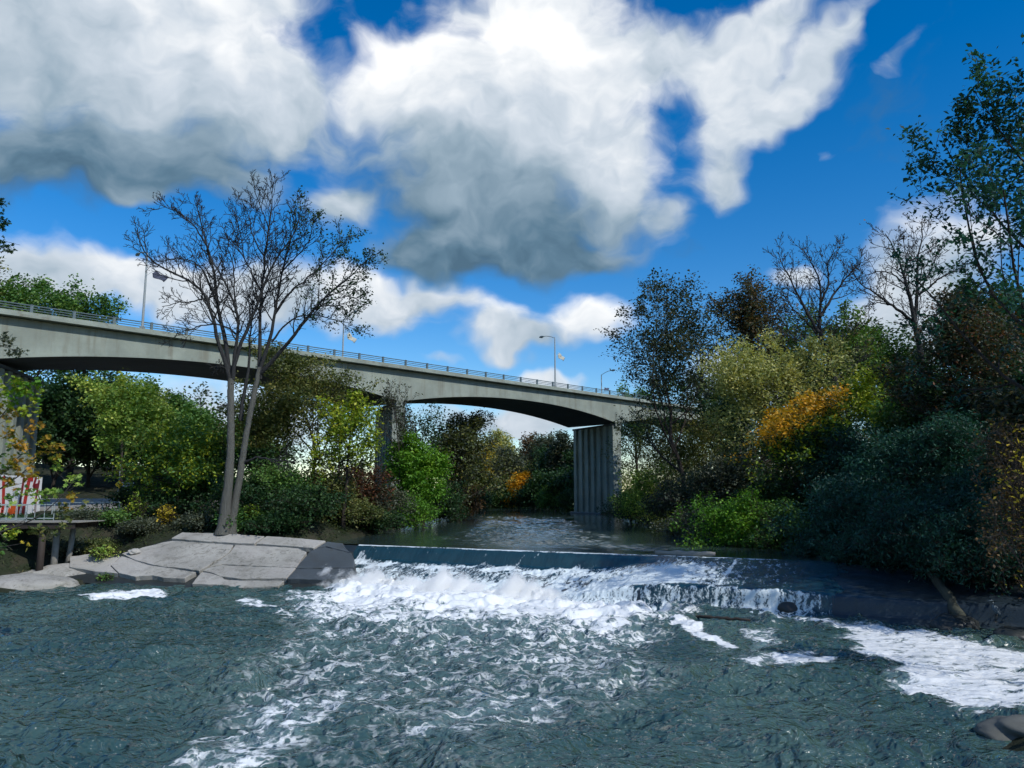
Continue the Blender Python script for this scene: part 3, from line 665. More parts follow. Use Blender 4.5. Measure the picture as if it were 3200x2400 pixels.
class Skel:
    def __init__(s, seed): s.rs = random.Random(seed); s.br = []
    def grow(s, p, d, L, r0, lvl, P, r1=None):
        rs = s.rs; n = P['seg'][lvl]; pts = [p.copy()]; rr = [r0]; d = d.normalized()
        end = r1 if r1 is not None else max(r0*.28, P['rmin'])
        for i in range(n):
            d = (d+Vector((rs.gauss(0, 1), rs.gauss(0, 1), rs.gauss(0, .7)))*P['wig'][lvl]+Vector((0, 0, P['trop'][lvl]))).normalized()
            p = p+d*(L/n); pts.append(p.copy()); rr.append(r0+(end-r0)*((i+1)/n)**.8)
        s.br.append((pts, rr, lvl)); s.spawn(pts, rr, L, lvl, P)
    def spawn(s, pts, rr, L, lvl, P, t0=None):
        rs = s.rs
        if lvl >= P['max']: return
        nc = P['nch'][lvl]; nc = int(nc)+(rs.random() < nc-int(nc)); phi = rs.uniform(0, 6.28); t0 = P['t0'][lvl] if t0 is None else t0
        n = len(pts)-1
        for k in range(nc):
            t = t0+(.99-t0)*((k+rs.uniform(.1, .9))/nc); x = t*n; i = min(int(x), n-1); fz = x-i
            q = pts[i].lerp(pts[i+1], fz); dd = (pts[i+1]-pts[i]).normalized(); ra = rr[i]+(rr[i+1]-rr[i])*fz
            phi += 2.4+rs.uniform(-.5, .5)
            e = dd.orthogonal().normalized(); e = Matrix.Rotation(phi, 3, dd) @ e
            a = P['ang'][lvl]*rs.uniform(.7, 1.25)
            s.grow(q, dd*math.cos(a)+e*math.sin(a), L*P['ratio'][lvl]*(1.2-.65*t)*rs.uniform(.75, 1.2), max(min(ra*.62, P.get('rc', 9)), P['rmin']), lvl+1, P)
    def anchors(s, lv, frac=.35):
        out = []
        for pts, rr, lvl in s.br:
            if lvl >= lv:
                n = len(pts)
                for i in range(int(n*frac), n): out.append(tuple(pts[i]))
        return np.array(out)
    def mesh(s, name, mat, xf=None, sides=(10, 6, 4, 3, 3, 3), rmin=.012):
        Vs, Fs, k = [], [], 0
        for pts, rr, lvl in s.br:
            P = np.array([tuple(q) for q in pts]);
            if xf is not None: P = xf(P)
            V, F_ = tube(P, np.maximum(rr, rmin), sides[min(lvl, 5)]); Vs.append(V); Fs.append(F_+k); k += len(V)
        return mesh_np(name, np.concatenate(Vs), np.concatenate(Fs), mat)
TREE = dict(seg=[7, 6, 4, 3, 2], wig=[.07, .13, .2, .25, .25], trop=[.02, .10, .06, .02, 0], nch=[11, 7, 4.5, 3, 0], t0=[.3, .25, .2, .2], ang=[.95, .85, .8, .8], ratio=[.50, .52, .5, .5], rmin=.012, max=3)
SHRUB = dict(seg=[3, 5, 4, 3, 2], wig=[.1, .16, .22, .25, .25], trop=[.05, .06, .03, 0, 0], nch=[14, 8, 4.5, 3, 0], t0=[.02, .15, .15, .2], ang=[1.0, .8, .8, .8], ratio=[.85, .5, .5, .5], rmin=.01, max=3)
UPRIGHT = dict(TREE, ang=[.6, .6, .7, .8], trop=[.02, .14, .1, .03, 0], nch=[13, 7, 4.5, 3, 0], t0=[.18, .2, .2, .2])
BARE = dict(seg=[8, 7, 5, 4, 3], wig=[.06, .13, .16, .2, .2], trop=[.02, .12, .12, .08, .05], nch=[8, 7, 5, 4, 3], t0=[.32, .25, .2, .2, .2], ang=[.75, .7, .65, .65, .6], ratio=[.62, .52, .48, .5, .5], rmin=.012, max=4)
def plant(name, label, cat, px, topy, hw, Y, leaf, n, size, sigma=.35, P=TREE, bark='bark_dark', seed=1, basez=None, r0=None, lean=(0, 0), group=None, aspect=.62, droop=0, crown0=None, shape='diamond', alv=None, rmin=.012, squash=1.0, fill=.5, dens=1.25):
    """a tree or shrub rooted on the bank: trunk with limbs, and a crown of separate leaves"""
    X = at(px, 1200, Y).x; z0 = tz(X-lean[0], Y-lean[1]) if basez is None else basez
    H = at(px, topy, Y).z-z0; W = hw*Y/F
    sk = Skel(seed); P = dict(P)
    if crown0 is not None: P['t0'] = [crown0]+P['t0'][1:]
    LT = .78 if P['max'] == 3 else .72
    sk.grow(Vector((0, 0, 0)), Vector((0, 0, 1)), LT, 1.0, 0, P, .2)
    al = P['max']-1 if alv is None else alv
    a = sk.anchors(al); hi = np.percentile(a[:, 2], 99.3)
    wx = np.percentile(abs(a[:, 0]-a[:, 0].mean()), 92); wy = np.percentile(abs(a[:, 1]-a[:, 1].mean()), 92)
    sx, sy, sz = W/wx, W*squash/wy, (H-size*.4)/hi
    r0 = r0 or max(.06, H*.018)
    sk.br = [(pts, [max(q*r0, rmin) if q > .0121 else rmin for q in rr], lvl) for pts, rr, lvl in sk.br]
    # skeleton radii were grown from 1.0 at the root, lengths from a unit height
    lz = lean
    def xf(Q):
        Q = np.array(Q, dtype=float); h = Q[:, 2]
        return np.stack([Q[:, 0]*sx*np.clip(h*3, .15, 1)+lz[0]*h/hi, Q[:, 1]*sy*np.clip(h*3, .15, 1)+lz[1]*h/hi, h*sz], -1)
    base = Vector((X-lean[0], Y-lean[1], z0-.1))
    root = empty(name, base); tag(root, label, cat, group)
    link('trunk', sk.mesh('trunk', M[bark], xf, rmin=rmin), root)
    if n:
        rng = np.random.default_rng(seed); aa = xf(a); n = int(n*dens)
        if fill > 0:
            lo = np.percentile(aa[:, 2], 4); top = H-size*.3; cz_, rz_ = (lo+top)/2, (top-lo)/2
            nc = 110; dv = rng.normal(0, 1, (nc, 3)); dv /= np.linalg.norm(dv, axis=1)[:, None]; rr_ = rng.random(nc)**(1/2.3)*.90
            lob = 1+.22*np.sin(3*np.arctan2(dv[:, 1], dv[:, 0])+seed)+.16*np.sin(5*dv[:, 2]+seed*1.7)
            cc = dv*(rr_*lob)[:, None]*np.array([W, W*squash, rz_])*.9
            wide = 1-.35*np.clip(cc[:, 2]/rz_, -.3, 1); cc[:, 0] *= wide; cc[:, 1] *= wide
            cc += np.array([lean[0]*.85, lean[1]*.85, cz_])
            cc[:, 2] = np.minimum(cc[:, 2], top-.3)
            per = max(4, int(len(aa)*fill/(1-fill)/nc)); sg = np.array([.13*W+.15, .13*W+.15, .08*W+.12])
            aa = np.concatenate([aa, (cc[:, None, :]+rng.normal(0, 1, (nc, per, 3))*sg).reshape(-1, 3)])
            aa[:, 2] = np.maximum(aa[:, 2], .12)
        if isinstance(leaf, str): leaf = [(leaf, None)]
        mats = [M[l] for l, _ in leaf]
        V, Fc = leaves_mesh(aa, n, size*1.22, sigma*.8, rng, aspect, droop, shape)
        idx = None
        if len(leaf) > 1:
            k = Fc.shape[1]; c = V.reshape(n, k, 3)[:, 0]; idx = leaf[1][1](c/np.array([W, W, H]), rng).astype(int)
        link('crown', mesh_np('crown', V, Fc, mats, False, idx), root)
    return root
def rooted_px(px, Y): return at(px, 1200, Y).x

T_ = plant
# --- left bank, beyond and beside the bridge
for i, (px, ty, hw, Y, lf, n, lab) in enumerate([
    (60, 852, 130, 112, 'mid_green', 14000, 'tall green tree rising behind the bridge railing at far left'),
    (-90, 800, 130, 108, 'bronze', 9000, 'bronze green tree behind the bridge at the left frame edge'),
    (240, 905, 90, 118, 'mid_green', 9000, 'smaller green tree topping the bridge railing beside the first lamp')]):
    T_('tree', lab, 'tree', px, ty, hw, Y, lf, n, .45, .6, TREE, seed=100+i, group='trees behind the bridge')
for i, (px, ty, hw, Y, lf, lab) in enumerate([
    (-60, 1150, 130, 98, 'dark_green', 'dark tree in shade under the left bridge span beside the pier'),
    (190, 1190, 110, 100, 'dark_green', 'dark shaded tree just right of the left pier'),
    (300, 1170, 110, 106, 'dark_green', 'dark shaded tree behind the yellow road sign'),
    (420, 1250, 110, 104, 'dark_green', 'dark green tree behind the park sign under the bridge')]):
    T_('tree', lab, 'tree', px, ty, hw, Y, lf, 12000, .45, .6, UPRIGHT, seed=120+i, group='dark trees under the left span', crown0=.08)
T_('tree', 'blue green tree seen under the arch behind the bare tree', 'tree', 575, 1240, 130, 108, [('mid_green', None), ('bronze', lambda c, r: (c[:, 0] < -.2)*(c[:, 2] > .8))], 16000, .38, .5, TREE, seed=130)
T_('tree', 'small green tree under the arch right of the bare trunk', 'tree', 760, 1310, 90, 112, 'mid_green', 8000, .4, .5, TREE, seed=131)
T_('tree', 'yellow green maple leaning left beside the bare tree', 'tree', 410, 1175, 115, 62, 'olive_yellow', 15000, .23, .32, TREE, seed=141, lean=(-4.2, 0), r0=.2, crown0=.3, squash=.8)
T_('tree', 'green tree with yellow leaf sprays just left of bare trunk', 'tree', 600, 1330, 120, 60, [('yellow_green', None), ('mid_green', lambda c, r: r.random(len(c)) < .55)], 9500, .22, .3, TREE, seed=142, crown0=.2)
T_('tree', 'bronze leaved tree behind and right of the bare tree', 'tree', 975, 1085, 135, 64, 'bronze', 10500, .20, .26, UPRIGHT, seed=143, crown0=.34, r0=.2, fill=.25)
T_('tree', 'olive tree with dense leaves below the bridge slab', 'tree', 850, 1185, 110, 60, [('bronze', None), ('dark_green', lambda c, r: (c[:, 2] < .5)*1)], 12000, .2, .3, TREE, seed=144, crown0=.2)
T_('tree', 'bright yellow green tree between bronze tree and middle pier', 'tree', 1085, 1225, 85, 60, 'yellow_green', 4600, .22, .26, TREE, seed=145, crown0=.35, fill=.2)
T_('tree', 'thin grey green tree standing before the middle pier', 'tree', 1248, 1175, 55, 78, 'grey_sprig', 800, .22, .2, UPRIGHT, seed=146, crown0=.5, r0=.10, fill=0)
T_('tree', 'dark bare limbed tree with few leaves right of middle pier', 'tree', 1330, 1262, 70, 84, 'dark_green', 1500, .25, .25, TREE, seed=147, crown0=.4, fill=.15)
T_('tree', 'vivid green rounded tree at the water before the middle pier', 'tree', 1310, 1360, 95, 80, 'bright_green', 14000, .26, .36, TREE, seed=148, crown0=.06)
T_('tree', 'brown olive tree right of the vivid green tree', 'tree', 1430, 1278, 100, 104, [('bronze', None), ('grey_sprig', lambda c, r: r.random(len(c)) < .55)], 14000, .32, .42, UPRIGHT, seed=149, crown0=.05)
T_('shrub', 'reddish brown shrub left of the middle pier foot', 'shrub', 1140, 1450, 70, 66, 'russet', 3500, .18, .25, SHRUB, seed=150)
LB = [(770, 1480, 90, 56, 'dark_green', 'dark green bush at the right of bare trunk'), (880, 1440, 95, 58, 'mid_green', 'green bush with pale twigs right of bare tree'),
      (960, 1520, 90, 55, 'dark_green', 'low dark bush above the slab end'), (1020, 1470, 95, 61, 'bronze', 'olive brown bush under the bright tree'),
      (1080, 1560, 90, 62, 'bronze', 'olive bush low beside the dam pool'), (1180, 1515, 80, 68, 'grey_sprig', 'grey green bush before the pier base'),
      (1150, 1590, 80, 64, 'dark_green', 'dark bush overhanging the upper pool'), (1270, 1540, 80, 74, 'bright_green', 'bright green bush overhanging the water below vivid tree'),
      (1380, 1500, 70, 92, 'dark_green', 'dark bush at the waterline right of vivid tree'), (1445, 1510, 60, 108, 'brown', 'brown bush at the far left waterline'),
      (560, 1540, 95, 60, 'dark_green', 'dark bush behind the yellow sapling'), (470, 1520, 90, 66, 'dark_green', 'dark bush right of the road sign'), (640, 1480, 80, 63, 'mid_green', 'green bush tucked behind bare trunk'), (790, 1600, 70, 54, 'mid_green', 'low green growth at the right foot of bare trunk'), (650, 1615, 50, 54.5, 'grey_sprig', 'low grey weeds at the left foot of bare trunk'), (900, 1610, 70, 53.5, 'dark_green', 'low dark growth behind the slab right end')]
for i, (px, ty, hw, Y, lf, lab) in enumerate(LB):
    T_('shrub', lab, 'shrub', px, ty, hw, Y, lf, 6500, .17 if Y < 80 else .24, .26, SHRUB, seed=160+i, group='bushes along the left bank', r0=.06)
# --- far bend of the river
FAR = [(1500, 1375, 60, 190, 'gold', 'pale yellow tree at the river bend'), (1570, 1345, 55, 205, 'light_olive', 'pale olive tree upstream under the arch crown'),
       (1600, 1400, 45, 178, 'grey_sprig', 'grey green tree at the bend left of orange tree'), (1660, 1355, 50, 215, 'brown', 'brown tree upstream behind orange tree'),
       (1635, 1478, 42, 172, 'orange', 'small orange tree at the river bend'), (1710, 1360, 55, 205, 'grey_sprig', 'grey tree upstream right of orange tree'),
       (1735, 1395, 60, 172, 'dark_green', 'dark green tree by the right pier upstream'), (1790, 1350, 55, 168, 'slate_leaf', 'slate dark tree behind the right pier'),
       (1690, 1480, 50, 165, 'dark_green', 'dark low tree hanging over the river bend'), (1545, 1500, 50, 172, 'dark_green', 'dark low tree on the left of the bend'),
       (1480, 1420, 50, 160, 'bronze', 'bronze tree upstream beside the left bank'), (1850, 1400, 60, 160, 'dark_green', 'dark tree hidden behind the right pier'),
       (1580, 1470, 45, 230, 'dark_green', 'dark tree closing the end of the river'), (1640, 1420, 60, 240, 'mid_green', 'green tree closing the view upstream'), (1770, 1470, 50, 150, 'dark_green', 'dark bush at the right pier upstream')]
for i, (px, ty, hw, Y, lf, lab) in enumerate(FAR):
    T_('tree', lab, 'tree', px, ty, hw, Y, lf, 7000, .5, .6, UPRIGHT, seed=200+i, group='trees at the river bend', crown0=.05, r0=.2)
T_('tree', 'green tree top showing over the bridge railing at right', 'tree', 1985, 1212, 45, 165, 'mid_green', 6000, .5, .6, TREE, seed=230)
for i, (px, ty, hw, Y, lf, lab) in enumerate([(1520, 1525, 50, 172, 'dark_green', 'low dark bush at the far water end left of orange tree'), (1590, 1535, 50, 195, 'dark_green', 'low dark bush closing the far water'), (1660, 1525, 50, 168, 'dark_green', 'low dark bush under the small orange tree'), (1730, 1515, 50, 150, 'mid_green', 'low green bush left of the right pier at water'), (1790, 1525, 40, 140, 'dark_green', 'low dark bush against the right pier at water'), (1470, 1530, 45, 140, 'dark_green', 'low dark bush at the far left waterline bend')]):
    T_('shrub', lab, 'shrub', px, ty, hw, Y, lf, 5000, .35, .4, SHRUB, seed=240+i, group='low bushes at the river bend', r0=.06)
for i, (px, ty, hw, Y, lf, lab) in enumerate([(40, 1640, 90, 53.5, 'dark_green', 'dark brush in the shade below the deck'), (190, 1620, 70, 54.5, 'dark_green', 'dark brush behind the deck piles'), (300, 1600, 75, 55.5, 'grey_sprig', 'grey green brush right of the deck end'), (400, 1600, 60, 56, 'mid_green', 'green brush on slope below the pipe railing'), (480, 1625, 55, 54.5, 'grey_sprig', 'grey weeds above the slab beside the yellow sapling'), (-60, 1620, 80, 53, 'dark_green', 'dark brush under the deck at left frame edge'), (250, 1690, 55, 51.5, 'grey_sprig', 'low grey weeds on slope right of the deck piles'), (330, 1690, 55, 52.5, 'bronze', 'low olive weeds on slope above the yellow weed'), (120, 1700, 60, 52, 'dark_green', 'dark weeds on slope between the deck piles')]):
    T_('shrub', lab, 'shrub', px, ty, hw, Y, lf, 5000, .13, .2, SHRUB, seed=260+i, group='brush on the left slope', r0=.05)
# distant woodland that reads as one mass behind the numbered trees
rw = np.random.default_rng(61); An = []; sk = Skel(60)
for (xa, xb, ya, yb, h0, h1, cnt) in [(-125, -26, 128, 150, 8, 15, 46), (-75, -40, 118, 128, 7, 10, 10), (36, 120, 112, 140, 9, 16, 44), (-70, 70, 262, 290, 11, 18, 40), (-150, -60, 150, 180, 12, 20, 24), (70, 200, 140, 200, 12, 22, 30)]:
    for q in range(cnt):
        x, y, h = rw.uniform(xa, xb), rw.uniform(ya, yb), rw.uniform(h0, h1); z = tz(x, y)
        if sdist(np.array([x]), np.array([y]), UP)[0] < 3: continue
        sk.br.append(([Vector((x, y, z-.2)), Vector((x+rw.normal(0, .3), y, z+h*.45)), Vector((x+rw.normal(0, .5), y, z+h*.8))], [h*.016, h*.011, .04], 1))
        d = rw.normal(0, 1, (70, 3)); d /= np.linalg.norm(d, axis=1)[:, None]; d *= (rw.random((70, 1))**(1/2.4))
        cc = d*np.array([h*.30, h*.30, h*.47])+np.array([x, y, z+h*.53]); An.append((cc[:, None, :]+rw.normal(0, 1, (70, 6, 3))*.5).reshape(-1, 3))
An = np.concatenate(An); V, Fc = leaves_mesh(An, 110000, .62, .25, rw, .7)
M['woodland'] = leaf_mat('woodland', [(0, (.012, .03, .014)), (.4, (.03, .055, .02)), (.75, (.07, .08, .025)), (1, (.13, .11, .03))], pscale=.12)
me = mesh_np('distant_woodland', V, Fc, [M['woodland'], M['bark_dark']], False); me2 = sk.mesh('stems', M['bark_dark'])
nv = len(V); v2 = np.zeros(len(me2.vertices)*3, np.float32); me2.vertices.foreach_get('co', v2); f2 = np.array([p.vertices[:] for p in me2.polygons])
me = mesh_np('distant_woodland', np.concatenate([V, v2.reshape(-1, 3)]), np.concatenate([Fc, f2+nv]), [M['woodland'], M['bark_dark']], False, np.r_[np.zeros(len(Fc)), np.ones(len(f2))])
tag(link('distant_woodland', me), 'distant autumn woodland closing the view behind the river banks', 'woodland', kind='stuff')
# --- right bank
for i, (px, ty, hw, Y, lf, lab) in enumerate([(2960, 1130, 120, 50, 'dark_green', 'dark green tree under the bare spreading tree'), (3120, 1120, 130, 45, 'teal', 'dark teal tree under the russet tree'), (2830, 1190, 110, 56, 'mid_green', 'green tree behind the teal shrubs'), (3230, 1200, 120, 36, 'slate_leaf', 'slate dark bush at right frame edge below the tall tree')]):
    T_('tree', lab, 'tree', px, ty, hw, Y, lf, 11000, .22, .3, TREE, seed=280+i, crown0=.1, group='undergrowth trees on the right bank')
T_('tree', 'tall loose dark tree at the right end of the bridge', 'tree', 2140, 848, 150, 76, 'slate_leaf', 13000, .25, .30, UPRIGHT, seed=301, crown0=.22, r0=.28)
T_('tree', 'dark round topped tree behind the pale olive tree', 'tree', 2370, 845, 110, 82, [('brown', None), ('slate_leaf', lambda c, r: r.random(len(c)) < .6)], 13000, .26, .32, UPRIGHT, seed=302, crown0=.3, r0=.28)
T_('tree', 'pale olive yellow tree lit in the middle of right bank', 'tree', 2325, 1025, 155, 63, 'light_olive', 15000, .22, .30, UPRIGHT, seed=303, crown0=.22)
T_('tree', 'maple with orange top above green lower leaves', 'tree', 2520, 1222, 165, 52, [('dark_green', None), ('orange', lambda c, r: (c[:, 2]+.22*c[:, 0]*-1+r.normal(0, .07, len(c)) > .80)*1 + 2*((c[:, 2]-.20*c[:, 0]+r.normal(0, .12, len(c)) > .52)*(c[:, 2]-.22*c[:, 0] < .80)*(r.random(len(c)) < .42))), ('yellow_green', None)], 19000, .2, .26, TREE, seed=304, crown0=.18)
T_('tree', 'green tree behind the bare limbs on the right', 'tree', 2660, 955, 120, 74, [('mid_green', None), ('bronze', lambda c, r: r.random(len(c)) < .3)], 10000, .25, .34, TREE, seed=307, crown0=.3)
T_('tree', 'yellow green low tree below the bare trees', 'tree', 2720, 1150, 100, 66, 'yellow_green', 7500, .22, .3, TREE, seed=308, crown0=.25)
RB = [(2040, 1270, 110, 90, 'bronze', 'olive brown tree right of the right pier'), (2170, 1290, 120, 80, 'bronze', 'olive leaved tree below the tall loose tree'),
      (2010, 1450, 95, 84, 'olive_yellow', 'olive yellow bush hanging over the right bank water'), (1960, 1500, 70, 92, 'dark_green', 'dark bush beside the pier on right bank'),
      (2120, 1500, 100, 74, 'slate_leaf', 'slate dark bush on the right waterline'), (2240, 1440, 110, 66, 'slate_leaf', 'dark grey bush behind the lime shrub'),
      (2180, 1590, 90, 62, 'grey_sprig', 'grey twiggy bush at the right water edge'), (2420, 1480, 120, 56, 'dark_green', 'dark bush under the orange topped maple'), (2330, 1400, 110, 64, 'grey_sprig', 'grey bush below the pale olive tree')]
for i, (px, ty, hw, Y, lf, lab) in enumerate(RB):
    T_('shrub', lab, 'shrub', px, ty, hw, Y, lf, 8500, .19, .3, SHRUB, seed=320+i, group='bushes along the right bank', r0=.07)
T_('shrub', 'lime green shrub at the water on the right bank', 'shrub', 2290, 1530, 120, 51, 'bright_green', 9500, .15, .22, SHRUB, seed=340)
T_('shrub', 'second lime shrub under the maple near dam', 'shrub', 2430, 1560, 90, 49, 'mid_green', 6500, .15, .22, SHRUB, seed=341)
TE = [(2650, 1470, 180, 42, 'large teal shrub overhanging the spillway'), (2800, 1330, 180, 44, 'tall teal green tree behind the teal shrub'), (2900, 1560, 170, 38, 'teal shrub above the leaning log'),
      (2980, 1300, 150, 42, 'dark teal tree right of the tall teal tree'), (2740, 1640, 140, 40, 'low teal bush trailing over the dam end'), (3080, 1450, 150, 36, 'teal bush near the right frame edge'), (2620, 1330, 110, 50, 'teal green tree behind the maple'), (2560, 1640, 90, 43, 'low teal bush at the upper pool edge')]
for i, (px, ty, hw, Y, lab) in enumerate(TE):
    T_('shrub', lab, 'shrub', px, ty, hw, Y, 'teal', 15000, .20, .28, SHRUB, seed=350+i, group='teal shrubs on the right bank', r0=.08, aspect=.28, droop=.8)
T_('tree', 'dark russet tree at right before the bare tree', 'tree', 3060, 900, 170, 44, [('russet', None), ('slate_leaf', lambda c, r: r.random(len(c)) < .72)], 14000, .17, .24, TREE, seed=370, crown0=.25)
T_('tree', 'tall teal leaved tree filling the right frame edge', 'tree', 3350, 120, 330, 31, 'teal', 11500, .22, .18, TREE, 'bark_dark', seed=371, crown0=.30, r0=.26, aspect=.5, fill=.2)
T_('shrub', 'brown leaved bush with bare twigs at right edge', 'shrub', 3180, 1290, 150, 29, [('brown', None), ('gold', lambda c, r: r.random(len(c)) < .06)], 6500, .11, .16, SHRUB, 'bark_grey', seed=372, r0=.06)
T_('shrub', 'yellow leaved sprig at the right frame edge', 'shrub', 3235, 1270, 110, 22, 'gold', 420, .13, .12, SHRUB, 'bark_dark', seed=373, r0=.04, crown0=.5)
for i, (X_, Y_, H_) in enumerate([(29, 27, 17)]):  # tree out of view, added to cast shade on the right spillway
    px_ = 1600+F*X_/Y_; ty_ = 1540-(H_-2)*F/Y_
    T_('tree', 'tall dark unseen tree added past the right edge for shade', 'tree', px_, ty_, 5.0*F/Y_, Y_, 'dark_green', 5000, .3, .35, TREE, seed=440+i)
for i, (px, ty, hw, Y, lab) in enumerate([(2830, 1560, 130, 36.2, 'teal bush hanging low over the spillway end'), (2960, 1600, 130, 34.6, 'teal bush beside the upper end of the leaning log'), (3100, 1560, 140, 33.5, 'teal bush on the bank above the heron'), (2700, 1650, 100, 38.8, 'small teal bush dipping to the dam crest')]):
    T_('shrub', lab, 'shrub', px, ty, hw, Y, 'teal', 9000, .17, .25, SHRUB, seed=460+i, group='teal shrubs on the right bank', r0=.06, aspect=.28, droop=1.2)
# trees on the slopes further back so that no bank looks bald from beside
for i, (px, ty, hw, Y, lf, lab) in enumerate([(2480, 1080, 150, 95, 'dark_green', 'dark tree far back on the right slope'), (2800, 1000, 150, 90, 'dark_green', 'dark tree far back behind the bare trees'), (3150, 900, 170, 70, 'dark_green', 'dark tree on the slope at right edge'), (2250, 1150, 120, 105, 'dark_green', 'dark tree on the slope behind the tall loose tree')]):
    T_('tree', lab, 'tree', px, ty, hw, Y, lf, 8000, .4, .5, TREE, seed=400+i, crown0=.15, group='trees up the right slope')

# ------------------------------------------------------------------ the big bare tree, limbs measured one by one
YB = 52.0
def z3(x, y): return 400+.4822*x, 500+.4822*y
def z4(x, y): return 500+.36166*x, 1100+.36166*y
sk = Skel(11)
BT = dict(seg=[8, 7, 6, 5, 3], wig=[.06, .12, .15, .18, .2], trop=[.02, .10, .10, .07, .04], nch=[0, 11, 6.5, 4.5, 3], t0=[.3, .22, .15, .15, .2], ang=[.75, .75, .7, .7, .6], ratio=[.6, .34, .5, .5, .5], rmin=.012, max=4, rc=.06)
def limb(pts, r0, r1, d0, d1, conv=z3, lvl=1, spawn=True, t0=.3, n=16):
    q = [conv(*p) for p in pts]; P = [at(x, y, YB+d0+(d1-d0)*(i/(len(q)-1))) for i, (x, y) in enumerate(q)]
    # resample smoothly
    A = np.array([tuple(p) for p in P]); seg = np.r_[0, np.cumsum(np.linalg.norm(np.diff(A, axis=0), axis=1))]
    u = np.linspace(0, seg[-1], n); B = np.stack([np.interp(u, seg, A[:, k]) for k in range(3)], -1)
    for _ in range(2): B[1:-1] = (B[:-2]+2*B[1:-1]+B[2:])/4
    B[1:-1] += np.random.default_rng(len(sk.br)).normal(0, .03, (n-2, 3))
    pts = [Vector(b) for b in B]; rr = list(r0+(r1-r0)*np.linspace(0, 1, n)**.8)
    sk.br.append((pts, rr, lvl if not spawn else 1))
    if spawn: sk.spawn(pts, rr, seg[-1], 1, dict(BT, nch=[0, max(6, seg[-1]*1.7), 5, 3.4, 2.2], ratio=[.6, min(.42, 2.0/seg[-1]+.05), .5, .5, .5]), t0)
base_l = [(540, 1575), (560, 1400), (590, 1150), (612, 850), (612, 600), (610, 400), (612, 230)]
def stem(pts, rad, dy):
    A = np.array([tuple(at(*z4(*p), YB+dy)) for p in pts]); u = np.linspace(0, 1, len(A)); v = np.linspace(0, 1, 40)
    B = np.stack([np.interp(v, u, A[:, k]) for k in range(3)], -1)
    for _ in range(4): B[1:-1] = (B[:-2]+2*B[1:-1]+B[2:])/4
    r_ = np.interp(v, u, rad)*(1+.09*(fbm(v*14, v*0, 3, int(dy*10)+3)*2-1))+.16*np.exp(-v*26)
    B[1:-1, :2] += np.random.default_rng(4).normal(0, .012, (38, 2)); sk.br.append(([Vector(b) for b in B], list(r_), 0))
stem(base_l, [.40, .35, .30, .26, .24, .23, .21], 0)
base_r = [(610, 1570), (640, 1350), (690, 1080), (722, 850), (765, 600), (805, 400), (860, 130)]
stem(base_r, [.30, .27, .235, .21, .19, .18, .15], .4)
limb([z_ for z_ in [(730, 1690), (742, 1600), (752, 1500), (780, 1400), (788, 1260), (792, 1150), (800, 1000), (820, 900)]], .16, .03, 1.0, 1.6, t0=.6)
limb([(668, 1460), (640, 1310), (600, 1250), (575, 1150), (550, 1050), (548, 960), (530, 890), (480, 830), (400, 780), (300, 730), (200, 690), (110, 640), (60, 540), (60, 440)], .17, .025, 0, -2.5)
limb([(668, 1460), (650, 1290), (636, 1200), (610, 1080), (580, 960), (565, 830), (560, 720), (545, 650), (500, 540), (490, 430), (450, 330), (430, 260)], .20, .025, 0, .8)
limb([(548, 660), (510, 560), (470, 480), (400, 380), (300, 330), (210, 290)], .075, .02, .7, -1.2)
limb([(560, 900), (480, 690), (380, 640), (280, 640), (190, 660)], .07, .02, .5, 2.0)
limb([(672, 1440), (695, 1250), (700, 1150), (722, 1080), (705, 960), (660, 850), (600, 740), (545, 660)], .14, .05, 0, -.8)
limb([(720, 1060), (690, 900), (685, 800), (692, 690), (650, 600), (640, 500), (720, 420)], .08, .02, -.2, 2.0)
limb([(680, 1420), (705, 1230), (760, 1130), (810, 1020), (850, 900), (870, 820), (900, 740), (960, 640), (1060, 520), (1110, 430), (1120, 300)], .16, .025, 0, -1.5)
limb([(855, 1420), (850, 1250), (852, 1100), (860, 1000), (852, 900), (880, 760), (890, 600), (910, 470), (930, 350), (935, 220), (940, 130)], .16, .022, .6, 1.2)
limb([(862, 850), (800, 720), (750, 630), (700, 560), (720, 440), (690, 330)], .07, .02, .8, 2.4)
limb([(890, 640), (840, 560), (800, 480), (790, 380), (740, 260)], .06, .02, 1.0, -1.0)
limb([(915, 450), (870, 330), (830, 230), (810, 150)], .05, .02, 1.1, 2.0)
limb([(850, 1400), (870, 1290), (910, 1190), (940, 1100), (955, 960), (985, 800), (1005, 700), (1040, 580), (1070, 440), (1090, 330)], .16, .022, .5, -.5)
limb([(860, 1380), (930, 1310), (1040, 1190), (1120, 1080), (1200, 970), (1300, 870), (1400, 790), (1480, 720), (1560, 640)], .17, .022, .5, -2.0)
limb([(930, 1180), (1000, 1080), (1100, 1010), (1220, 1000), (1340, 1040), (1450, 1060)], .08, .02, .5, 1.5)
limb([(950, 1000), (1010, 890), (1120, 800), (1230, 700), (1340, 600), (1400, 480)], .09, .02, .3, 1.6)
limb([(1200, 970), (1330, 900), (1450, 880), (1540, 950)], .06, .02, -.5, 1.2)
limb([(1000, 720), (1080, 640), (1180, 520), (1200, 380)], .06, .02, .0, -2.4)
limb([(560, 880), (500, 900), (400, 920), (300, 930), (220, 950)], .07, .02, .0, -2.2)
limb([(700, 1130), (640, 1075), (540, 1062), (450, 1080), (360, 1110), (270, 1160)], .075, .02, 0, -2.0)
limb([(720, 960), (800, 920), (900, 910), (1000, 940), (1150, 945)], .10, .03, .4, -.8, z4, 1, True, .5)
limb([(600, 450), (560, 460), (490, 478)], .06, .03, 0, -.6, z4, 2, False, n=5)
limb([(612, 240), (560, 130), (500, 120), (430, 140)], .05, .02, 0, -1.0, z4)
